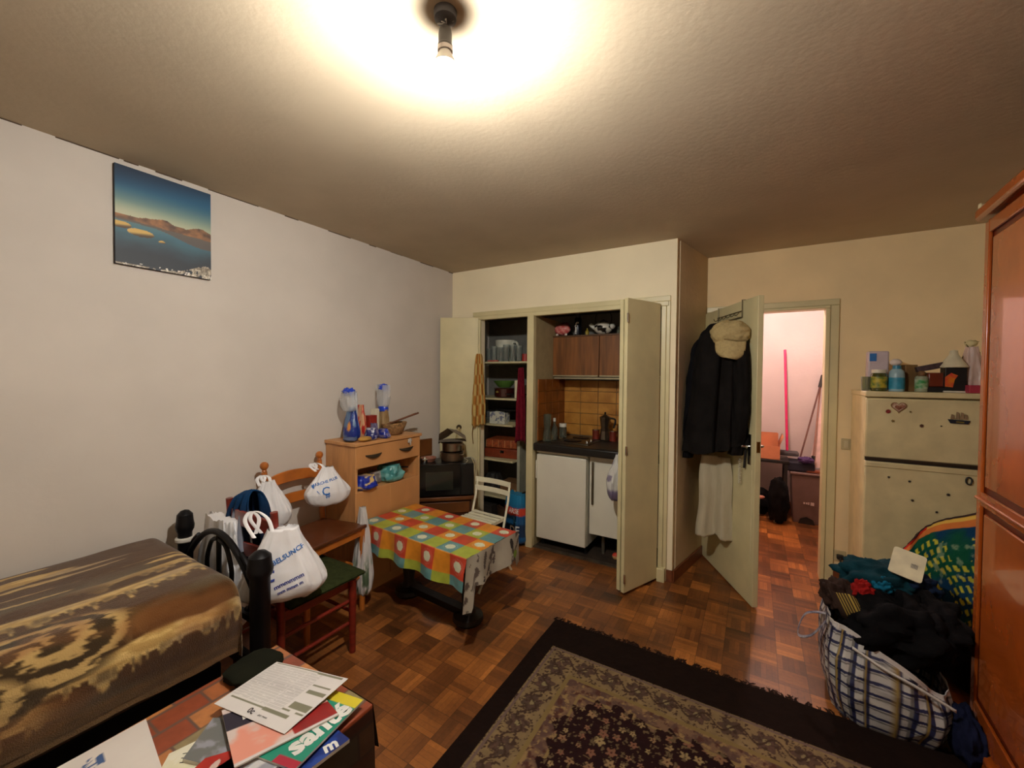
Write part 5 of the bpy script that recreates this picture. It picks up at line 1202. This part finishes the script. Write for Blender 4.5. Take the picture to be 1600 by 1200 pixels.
# ---------------------------------------------------------------- on the entrance door
DM = dict(loc=(HX,HY,0), rz=DRZ)
def offwall(b):
    """keep the hung things clear of the side wall: they bend where they touch it"""
    ca, sa = math.cos(DRZ), math.sin(DRZ); out = []
    for (x,y,z) in b.v:
        wx, wy = HX+ca*x-sa*y, HY+sa*x+ca*y
        lim = -.497+(wy-YB)*(.137/(YE-YB))+.016
        if wy < YB+.0: lim = -9
        wx = max(wx, lim); dx, dy = wx-HX, wy-HY; out.append((ca*dx+sa*dy, -sa*dx+ca*dy, z))
    b.v = out; return b
def coat():
    n, m = 110, 80
    a = np.linspace(0,2*PI,n,endpoint=False)[None,:]; v = np.linspace(0,1,m)[:,None]
    q = np.clip(v/.22,0,1)**.7
    L_ = .10+.09*q+.075*v; D_ = .05+.05*q+.01*v; cx = .535-.03*v; cy = -.115-.055*v; dr = math.radians(28)+.08*v
    ca, sa = np.cos(a), np.sin(a); ff = np.zeros((m,n))
    for i in range(m):
        for j in range(n):
            ff[i,j] = mnoise.noise(Vector((ca[0,j]*3, sa[0,j]*3, v[i,0]*.9+3)))*.16-.12*abs(mnoise.noise(Vector((ca[0,j]*6, sa[0,j]*6, v[i,0]*2.5+1))))
    p = np.sign(ca)*np.abs(ca)**.85*L_*(1+ff); s_ = np.sign(sa)*np.abs(sa)**.85*D_*(1+ff*1.4)
    X = cx+p*np.cos(dr)-s_*np.sin(dr); Y = cy+p*np.sin(dr)+s_*np.cos(dr)
    Y = np.minimum(Y, -.022)
    Z = 1.885-v*(.93-.10*(ca > 0)*ca)-.03*ff+0*a
    return offwall(B().grid(np.stack([X,Y,Z],-1), closev=True, capu=True))
ctm = mat('black wool', (24,21,20), r=.92, var=.3, scale=10, bump=.3, bscale=50); ctm2 = mat('blue black wool', (15,15,19), r=.9, var=.3, scale=10)
t = thing('winter_coat', 'long black coat hanging on the open entrance door', 'coat', **DM)
ob('coat_body', coat(), ctm, t, smooth=True)
def limb(pts, r, am=.1, seed=0, fl=1.0):
    P = smoothpath(pts,7); n_ = 24; rows = []
    for i,p in enumerate(P):
        q_ = i/(len(P)-1); rr = r[0]+(r[1]-r[0])*q_
        rows.append([(p.x+rr*math.cos(k)*(1+am*mnoise.noise(Vector((math.cos(k)*2,math.sin(k)*2,q_*7+seed)))), p.y+fl*rr*math.sin(k)*(1+am*mnoise.noise(Vector((math.cos(k)*2,math.sin(k)*2,q_*7+seed+4)))), p.z) for k in np.linspace(0,2*PI,n_,endpoint=False)])
    return B().grid(np.array(rows), closev=True, capu=True)
ob('sleeve', offwall(limb([(.47,-.13,1.86),(.40,-.18,1.78),(.37,-.24,1.5),(.345,-.29,1.2),(.335,-.31,.90)],(.05,.065),.6,2)), ctm2, t, smooth=True)
ob('sleeve', offwall(limb([(.64,-.075,1.84),(.705,-.075,1.72),(.73,-.07,1.45),(.72,-.07,1.2),(.66,-.075,.98)],(.04,.042),.5,6)), ctm, t, smooth=True)
ob('front_edge', B().tube(smoothpath([(.63,-.17,1.75),(.66,-.205,1.5),(.66,-.22,1.2),(.65,-.22,1.0)],8),.007,8), mat('coat seam',(12,10,10),r=.9), t)
ob('button', B().cyl((.665,-.125,1.01),(.665,-.135,1.01),.006,n=10), mat('pale button',(190,186,170),r=.4), t)
# cap, its peak hanging down towards the room
t = thing('peaked_hat', 'beige peaked cap hanging over the black coat', 'hat', (-.155,3.12,0), math.radians(-8))
capm = mat('beige corduroy', (178,158,112), r=.95, var=.12, scale=60, bump=.5, bscale=90)
ob('crown', B().ell((0,0,1.80),(.122,.075,.088),amp=.12,seed=11,n=56,m=34,e=.92), capm, t, smooth=True)
n=30
U, V = np.meshgrid(np.linspace(-1,1,n), np.linspace(0,1,n), indexing='ij')
X = .01+U*(.092-.0*V)*np.sqrt(np.maximum(.02,1-(V*.94)**4)); Y = -.062-.035*V+.04*U**2; Z = 1.755-.125*V-.01*U
ob('visor', B().grid(np.stack([X,Y,Z],-1)), capm, t, smooth=True, solid=.006)
b = B().tube([(.01+.10*u,-.066+.045*u*u,1.752-.008*math.sin(u*3)) for u in np.linspace(-1,1,18)],.006,8); ob('hat_band', b, mat('cap band',(130,112,76),r=.9), t)
# hook rack
rk = mat('rack wire',(120,112,88),r=.35,metal=.8)
t = thing('door_hook_rack', 'over-door wire rack with small hooks at door top', 'hook rack', **DM)
b = B()
for x in (.25,.61): b.tube([(x,-.024,1.915),(x,-.024,2.035),(x,.024,2.035),(x,.024,1.98)],.004,8)
ob('hanger_strap', b, rk, t)
ob('rail', B().tube([(.25,-.026,1.917),(.61,-.026,1.917)],.005,8).tube([(.25,-.026,1.96),(.61,-.026,1.96)],.003,8), rk, t)
for k in range(6):
    x = .27+k*.062; ob('hook', B().tube(smoothpath([(x,-.028,1.955),(x,-.045,1.935),(x,-.06,1.935),(x,-.066,1.95)],4),.003,6), rk, t)
# pale apron under the coat
def pale(U,V): return mixc((176,166,140),(196,188,164),fbm(U*3,V*4,3))
o = solo('white_apron', hang(.19,.25,.60,.02,3.3,12,pale,60,50,.7), vmat('pale cotton',r=.9), 'long off-white cloth hanging below the black coat', 'cloth', (-.24,3.30,.93), math.radians(-12), smooth=True, solid=.004)
b = B(); 
b.tube([(.655+.008*math.cos(q),-.04+.008*math.sin(q),.96-q*.0022) for q in np.linspace(0,80,320)],.0022,5)
solo('spiral_cord', b, mat('white spiral cord',(210,204,186),r=.4), 'white coiled cord hanging at right of the off-white cloth', 'cord', (HX,HY,0), DRZ)
solo('umbrella_strap', B().tube([(.705,-.03,1.03),(.70,-.035,.9)],.008,8), black, 'black strap hanging from the entrance door handle', 'strap', (HX,HY,0), DRZ)

# ---------------------------------------------------------------- hall
card = mat('brown cardboard', (190,120,84), r=.8, var=.12, scale=8)
t = thing('hall_trolley', 'black low table in the hall under the cardboard box', 'table', (.02,5.30,0))
ob('table_top', B().box((-.4,-.18,.60),(.30,.18,.63)), black, t, bev=.004)
for x,y in ((-.38,-.16),(.27,-.16),(-.38,.16),(.27,.16)): ob('leg', B().box((x-.015,y-.015,0),(x+.015,y+.015,.6)), black, t)
t = thing('cardboard_box', 'open cardboard box on black table in the hall', 'box', (.02,5.29,.632))
b = B().box((-.35,-.16,0),(.21,-.155,.145)); b.box((-.35,.155,0),(.21,.16,.25)); b.box((-.355,-.16,0),(-.35,.16,.16)); b.box((.21,-.16,0),(.215,.16,.16)); b.box((-.35,-.16,0),(.21,.16,.005))
ob('box_walls', b, card, t)
b = B().grid(np.array([[(.212,-.16,.16),(.212,.16,.16)],[(.245,-.15,.25),(.245,.16,.25)]])); ob('box_flap', b, card, t, solid=.004)
ob('box_flap', B().box((-.35,.154,.16),(.2,.158,.255)), card, t)
cloth('shoe_pile','heap of black things on the hall floor under the table',(16,14,15),(.24,.11,.17),.25,41,(-.08,5.22,.16),0,cat='heap',group=None)
cloth('black_coat_pile','black bag standing on floor left of the grey bin',(14,13,14),(.09,.11,.24),.2,43,(.225,5.02,.23),0,cat='bag',group=None)
solo('pink_sandal', B().ell((0,0,.0),(.05,.02,.02),amp=.2,seed=4,n=20,m=12), mat('pale pink rubber',(206,140,120),r=.5), 'pale pink sandal in the black heap on hall floor', 'shoe', (.06,5.03,.24), .3, smooth=True)
solo('shoelace', B().tube(smoothpath([(.14,5.05,.03),(.17,5.03,.06),(.2,5.02,.04),(.19,5.0,.01),(.23,5.0,.008)],6),.004,6), MATS['pale wire 2'], 'pale lace lying before the black heap on hall floor', 'lace')
binm = mat('grey brown bin', (104,80,74), r=.5, var=.1)
t = thing('waste_bin', 'grey plastic bin with small pale mark in the hall', 'bin', (.475,5.25,0))
prof = lambda k,z: [(-.135*k,-.13*k,z),(.135*k,-.13*k,z),(.135*k,.13*k,z),(-.135*k,.13*k,z)]
ob('bin_body', B().grid(np.array([prof(.86,0.0),prof(.95,.25),prof(1,.5)]), closev=True, capu=True), binm, t, bev=.008)
ob('bin_lid', B().box((-.15,-.145,.5),(.15,.14,.53)), binm, t, bev=.01)
ob('foot_arch', B().prism([(-.07,.0),(.07,0),(.055,.05),(0,.075),(-.055,.05)],0,.004,Matrix.Translation((0,-.123,0))@RXM), black, t)
ob('bin_mark', B().box((.03,-.1305,.20),(.06,-.129,.232)).box((-.03,-.1305,.208),(-.015,-.129,.226)).box((-.008,-.1305,.208),(.004,-.129,.226)).box((.009,-.1305,.205),(.02,-.129,.23)), mat('pale mark',(206,186,180),r=.5), t)
t = thing('floor_brush', 'brush with long bright pink handle in the hall', 'brush', (.31,5.36,.66))
ob('handle', B().cyl((0,0,.05),(-.03,.20,1.16),.0125,n=12), mat('magenta handle',(206,26,96),r=.4), t)
ob('brush_head', B().box((-.08,-.1,0.005),(.10,.02,.05)), mat('grey brush head',(70,66,70),r=.7), t, bev=.012)
solo('shelf_stool', B().box((-.13,-.16,.54),(.13,.12,.62)).box((-.12,-.15,.531),(.12,.1,.54)), mat('dark navy cloth box',(22,22,40),r=.8), 'dark navy box on the grey bin under the brush', 'box', (.405,5.29,0), bev=.01)
pol = mat('dark pole',(96,62,56),r=.4); pol2 = mat('brown pole',(150,110,96),r=.5)
t = thing('mop_handle', 'dark pole with black grip leaning right on the hall wall', 'pole', (.42,5.30,.635))
ob('pole', B().tube([(0,0,0),(.195,.22,.84)],.0085,10), pol, t); ob('grip', B().tube([(.178,.20,.77),(.205,.232,.90)],.016,10), black, t)
t = thing('mop_handle', 'brown pole with black foot standing behind grey bin', 'pole', (.53,5.32,.545))
ob('pole', B().tube([(0,0,0),(.09,.26,.98)],.008,10), pol2, t); ob('foot', B().tube([(0,0,0),(.012,.03,.13)],.017,10), black, t)
solo('leaning_board', B().prism([(-.13,0),(.07,0),(.07,.98),(.02,.98)],0,.018,Matrix.Rotation(math.radians(80),4,'X')), mat('pale pink board',(226,196,190),r=.7), 'pale slanting board leaning on hall wall behind the poles', 'board', (.64,5.40,.545))
solo('purple_cloth', B().ell((0,0,0),(.07,.06,.035),amp=.4,seed=6,n=30,m=18), mat('purple cloth',(70,44,96),r=.8), 'purple cloth on the grey bin lid', 'cloth', (.46,5.15,.655), smooth=True)
solo('wood_plank', B().box((-.10,-.03,0),(.11,.03,.025)), mat('orange brown plank',(130,62,34),r=.6), 'short brown plank on the right end of the bin', 'plank', (.565,5.16,.532), bev=.003)
# ---------------------------------------------------------------- coffee table in the foreground
CT = (-1.30,.35); CX0, CX1, CY0, CY1, CTZ = -1.575, -1.03, -.25, .872, .45
t = thing('coffee_table', 'low table in the foreground covered by brick-patterned oilcloth', 'table', (*CT,0))
ob('table_top', B().box((CX0-CT[0]+.005,CY0-CT[1]+.005,CTZ-.035),(CX1-CT[0]-.005,CY1-CT[1]-.005,CTZ-.004)), dkw, t, bev=.004)
for x in (CX0+.05,CX1-.05):
    for y in (CY0+.06,CY1-.06): ob('leg', B().box((x-CT[0]-.025,y-CT[1]-.025,0),(x-CT[0]+.025,y-CT[1]+.025,CTZ-.035)), dkw, t, bev=.004)
def brick(X, Y, bw=.135, bh=.082):
    j = np.floor(X/bh); fx = X/bh-j; yy = Y/bw+.5*np.mod(j,2); i = np.floor(yy); fy = yy-i
    h = _hash(i,j,3); c = mixc((158,74,44),(206,134,76),step(.2,.8,h)); c = np.where((h > .80)[...,None],(158,140,100),c); c = mixc(c, c*.8, fbm(X*60,Y*60,3))
    mort = (fx < .09)|(fy < .055); c = np.where(mort[...,None],(100,74,64),c)
    band = (X > CX1+.012)|(Y > CY1+.012); return lina(np.where(band[...,None], c*.28+np.array((14,9,8)), c))  # hanging falls painted darker than the top, shade put into the print
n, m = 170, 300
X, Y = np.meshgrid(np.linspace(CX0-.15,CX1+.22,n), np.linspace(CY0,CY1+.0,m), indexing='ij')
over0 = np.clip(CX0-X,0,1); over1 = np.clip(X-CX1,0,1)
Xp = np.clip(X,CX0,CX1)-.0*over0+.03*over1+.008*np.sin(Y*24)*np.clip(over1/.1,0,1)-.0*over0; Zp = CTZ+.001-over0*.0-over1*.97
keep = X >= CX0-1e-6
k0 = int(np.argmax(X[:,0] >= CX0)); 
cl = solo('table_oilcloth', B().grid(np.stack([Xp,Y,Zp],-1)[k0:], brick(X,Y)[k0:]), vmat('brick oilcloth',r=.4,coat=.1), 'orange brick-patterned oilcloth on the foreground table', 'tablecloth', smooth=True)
U, V = np.meshgrid(np.linspace(CX0,CX1,60), np.linspace(0,.16,14), indexing='ij')
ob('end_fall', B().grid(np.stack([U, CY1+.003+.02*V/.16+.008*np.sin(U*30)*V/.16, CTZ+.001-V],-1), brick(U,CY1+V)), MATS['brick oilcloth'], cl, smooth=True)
# dark box at the far end
solo('dark_cushion', B().ell((0,0,0),(.072,.085,.018),amp=.1,seed=4,n=40,m=20,e=.6), mat('dark olive cloth',(26,27,18),r=.95,var=.2), 'dark olive pouch at the far left corner of foreground table', 'pouch', (-1.495,.75,CTZ+.021), .1, smooth=True)
# paper things: flat sheets from four corners
def sheetq(name, label, cat, A, Bc, Cc, D, colf, z, th=.0015, curl=None, group=None, n=60, m=60, mm='glossy paper', r=.4):
    """A,B,C,D table-plane corners; u runs A->D, v runs A->B"""
    U, V = np.meshgrid(np.linspace(0,1,n), np.linspace(0,1,m), indexing='ij')
    A,Bc,Cc,D = [np.array(p,float) for p in (A,Bc,Cc,D)]
    P2 = (1-U)[...,None]*(1-V)[...,None]*A+(1-U)[...,None]*V[...,None]*Bc+U[...,None]*V[...,None]*Cc+U[...,None]*(1-V)[...,None]*D
    Zt = z+(curl(U,V) if curl else 0*U); Pt = np.concatenate([P2, (Zt+th)[...,None]], -1)
    b = B().grid(Pt, lina(colf(U,V)))
    Pb = np.concatenate([P2, Zt[...,None]], -1); cb = lina(np.broadcast_to(np.array((206,200,190.)), (n,m,3)))
    b.grid(Pb, cb)
    for sl in ((0,slice(None)),(-1,slice(None)),(slice(None),0),(slice(None),-1)):
        b.grid(np.stack([Pt[sl],Pb[sl]]), np.stack([cb[sl],cb[sl]]))
    o = solo(name, b, vmat(mm, r=r), label, cat, group=group, smooth=True)
    return o, (lambda u,v: Vector((*( (1-u)*(1-v)*A+(1-u)*v*Bc+u*v*Cc+u*(1-v)*D), z+(float(curl(np.array(u),np.array(v))) if curl else 0)+th)))
blackp = mat('black print', (30,28,36), r=.5); whitep = MATS['white print']
def letters(parent, F, s, size, u, v, xdir, ydir, m, bold=0, stretch=1.0, off=.0012):
    p = F(u,v); p.z += off
    ob('lettering', textb(s, size, frame_at(p, xdir, ydir), bold=bold, stretch=stretch), m, parent, smooth=False)
H_ = CTZ+.003
# bottom layers
plain = lambda c1,c2,s: (lambda U,V: mixc(c1,c2,step(.4,.6,fbm(U*5,V*5,s))))
o,F = sheetq('magazine','dark blue magazine at the bottom of the near right pile','magazine',(-1.16,.48),(-1.0,.54),(-.975,.745),(-1.13,.75),plain((26,44,110),(40,70,150),3),H_,.010)
letters(o,F,'m',.05,.80,.86,(.3,.95,0),(-.95,.3,0),whitep,.002)
o,F = sheetq('magazine','white magazine lying askew under the green one','magazine',(-1.19,.50),(-1.06,.54),(-1.05,.79),(-1.16,.80),plain((206,204,204),(150,150,160),5),H_+.012,.008)
o,F = sheetq('magazine','grey plastic-wrapped magazine under the pink one, left part','magazine',(-1.38,.575),(-1.30,.47),(-1.13,.53),(-1.21,.68),plain((150,150,160),(110,112,110),7),H_+.003,.012)
def mag2(U,V):
    c = mixc((30,130,110),(44,150,120),fbm(U*4,V*4,2)); c = np.where((U > .86)[...,None],(214,196,50),c); c = np.where(((U < .1)&(V > .5))[...,None],(170,40,60),c); return c
o,F = sheetq('magazine','green magazine reading sante in white letters','magazine',(-1.15,.565),(-1.005,.60),(-1.04,.845),(-1.165,.82),mag2,H_+.021,.006)
letters(o,F,'santé',.085,.50,.70,(.02,1,0),(-1,.02,0),whitep,.0035,1.0,.0014)
def pink(U,V):
    c = mixc((226,150,130),(214,196,190),step(.4,.6,fbm(U*4,V*4,9))); c = np.where(((V < .42)&(U < .42)&(V > .1))[...,None],(40,36,52),c); c = np.where(((V > .62)&(U > .55))[...,None],mixc((186,46,34),(120,28,34),fbm(U*6,V*3,3)),c); c = np.where((V > .96)[...,None],(214,206,204),c)
    return c
o,F = sheetq('magazine','pink magazine with dark corner and red panel under the newspaper','magazine',(-1.362,.590),(-1.135,.520),(-1.05,.765),(-1.24,.80),pink,H_+.030,.004)
b = B(); p = F(.24,.24); Mx = frame_at(p+Vector((0,0,.001)),(.9,-.3,0),(.3,.9,0)); b.box((-.016,-.016,0),(.016,.016,.0006),Mx); ob('logo_frame', b, whitep, o); b = B().box((-.011,-.011,.0006),(.011,.011,.0012),Mx); ob('logo_core', b, mat('grey code block',(90,86,96),r=.5), o)
def news(U,V):
    c = mixc((214,208,206),(222,218,214),fbm(U*5,V*5,2))
    body = (U < .86)&(V > .16)&(V < .80); lines = (np.mod(V*46,1) < .5)&(fbm(U*22,np.floor(V*46)*3,4) > .33); colgap = np.mod(U*4.2,1) < .05
    c = np.where((body&lines&~colgap)[...,None], c*.86, c)
    for (u0,u1,v0,v1) in ((.05,.62,.125,.15),(.62,.9,.12,.165),(.93,.985,.02,.45),(.0,.0,0,0),(.80,.9,.24,.45),(.9,.93,.55,.80),(.70,.74,.30,.55),(.60,.80,.60,.68),(.55,.62,.70,.74)):
        c = np.where(((U > u0)&(U < u1)&(V > v0)&(V < v1))[...,None],(134,132,112),c)
    return c
# u runs from left corner to the near corner, v away from the viewer
curl = lambda U,V: .012*V*U**3+.006*np.sin(U*3)*V
def news2(U,V):
    W = 1-V
    c = mixc((214,208,206),(222,218,214),fbm(U*5,V*5,2))
    lines = (np.mod(V*44,1) < .45)&(fbm(U*24,np.floor(V*44)*3,4) > .3); body = (V > .24)&(V < .95)&(U < .70)&(np.mod(U*4,1) > .05)
    c = np.where((body&lines)[...,None], c*.86, c)
    for (u0,u1,v0,v1) in ((.05,.52,.185,.215),(.52,.86,.17,.225),(.03,.62,.972,.99),(.62,.95,.945,.99),(.72,.95,.74,.765),(.74,.97,.60,.665),(.74,.98,.33,.44),(.70,.80,.27,.295),(.88,.98,.27,.30)):
        c = np.where(((U > u0)&(U < u1)&(V > v0)&(V < v1))[...,None],(128,126,104),c)
    return c
o,F = sheetq('newspaper','open printed newspaper sheet lying on top of the magazine pile','newspaper',(-1.405,.588),(-1.425,.79),(-1.13,.858),(-1.118,.640),news2,H_+.037,.001,curl,n=110,m=110)
letters(o,F,'0c',.026,.45,.10,(.96,.15,0),(-.15,.96,0),blackp,.0004)
letters(o,F,'par mois',.010,.62,.09,(.96,.15,0),(-.15,.96,0),blackp,0)
# left papers
def leftp(U,V):
    c = mixc((216,206,200),(226,220,212),fbm(U*4,V*4,2)); c = np.where(((U < .62)&(V < .80)&(V > .1)&(U > .08))[...,None],mixc((176,190,150),(150,150,130),fbm(U*8,V*8,3)),c)
    c = np.where(((np.abs(U-.72) < .05)&(np.abs(V-.76) < .09)&(fbm(U*20,V*20,5) > .42))[...,None],(64,92,140),c)
    c = np.where(((U > .03)&(U < .07)&(V < .78))[...,None],(60,60,48),c); c = np.where(((np.abs(U-.35)<.04)&(np.abs(V-.6)<.04))[...,None],(190,120,70),c); return c
o,F = sheetq('leaflet','large pale leaflet with green picture at the left foreground','leaflet',(-1.29,.05),(-1.575,.05),(-1.565,.475),(-1.325,.435),lambda U,V: leftp(U,V),H_,.0015,n=80,m=80)
o,F = sheetq('envelope','cream envelope with three printed lines in foreground','envelope',(-1.285,.395),(-1.362,.462),(-1.335,.552),(-1.245,.50),plain((222,216,186),(226,222,200),4),H_+.003,.002)
for k in range(3): 
    p = F(.62,.62-k*.14); b = B().box((-.022,-.0008,0),(.022+(.006*k),.0008,.0006),frame_at(p+Vector((0,0,.0004)),(.72,.66,0),(-.66,.72,0))); ob('printed_line', b, blackp, o)
o,F = sheetq('leaflet','second pale leaflet under the envelope in foreground','leaflet',(-1.25,.26),(-1.40,.34),(-1.30,.455),(-1.16,.38),plain((206,200,196),(222,216,208),8),H_+.0018,.001)
def redm(U,V):
    c = mixc((190,44,28),(150,30,26),fbm(U*3,V*3,2)); c = np.where((((U-.45)/.09)**2+((V-.6)/.22)**2 < 1)[...,None],(206,180,170),c); return c
o,F = sheetq('booklet','red booklet with pale figure at the bottom edge','booklet',(-1.215,.40),(-1.245,.50),(-1.19,.575),(-1.10,.50),redm,H_+.016,.004)
o,F = sheetq('magazine','mixed coloured magazine under the red booklet at bottom edge','magazine',(-1.16,.28),(-1.20,.46),(-1.07,.52),(-1.04,.34),lambda U,V: mixc(mixc((60,90,50),(200,190,60),step(.5,.6,fbm(U*6,V*6,3))),(226,226,226),step(.55,.62,fbm(U*7+4,V*7,5))),H_+.003,.009)
letters(o,F,'Le mag',.04,.4,.7,(.6,.8,0),(-.8,.6,0),whitep,.001)
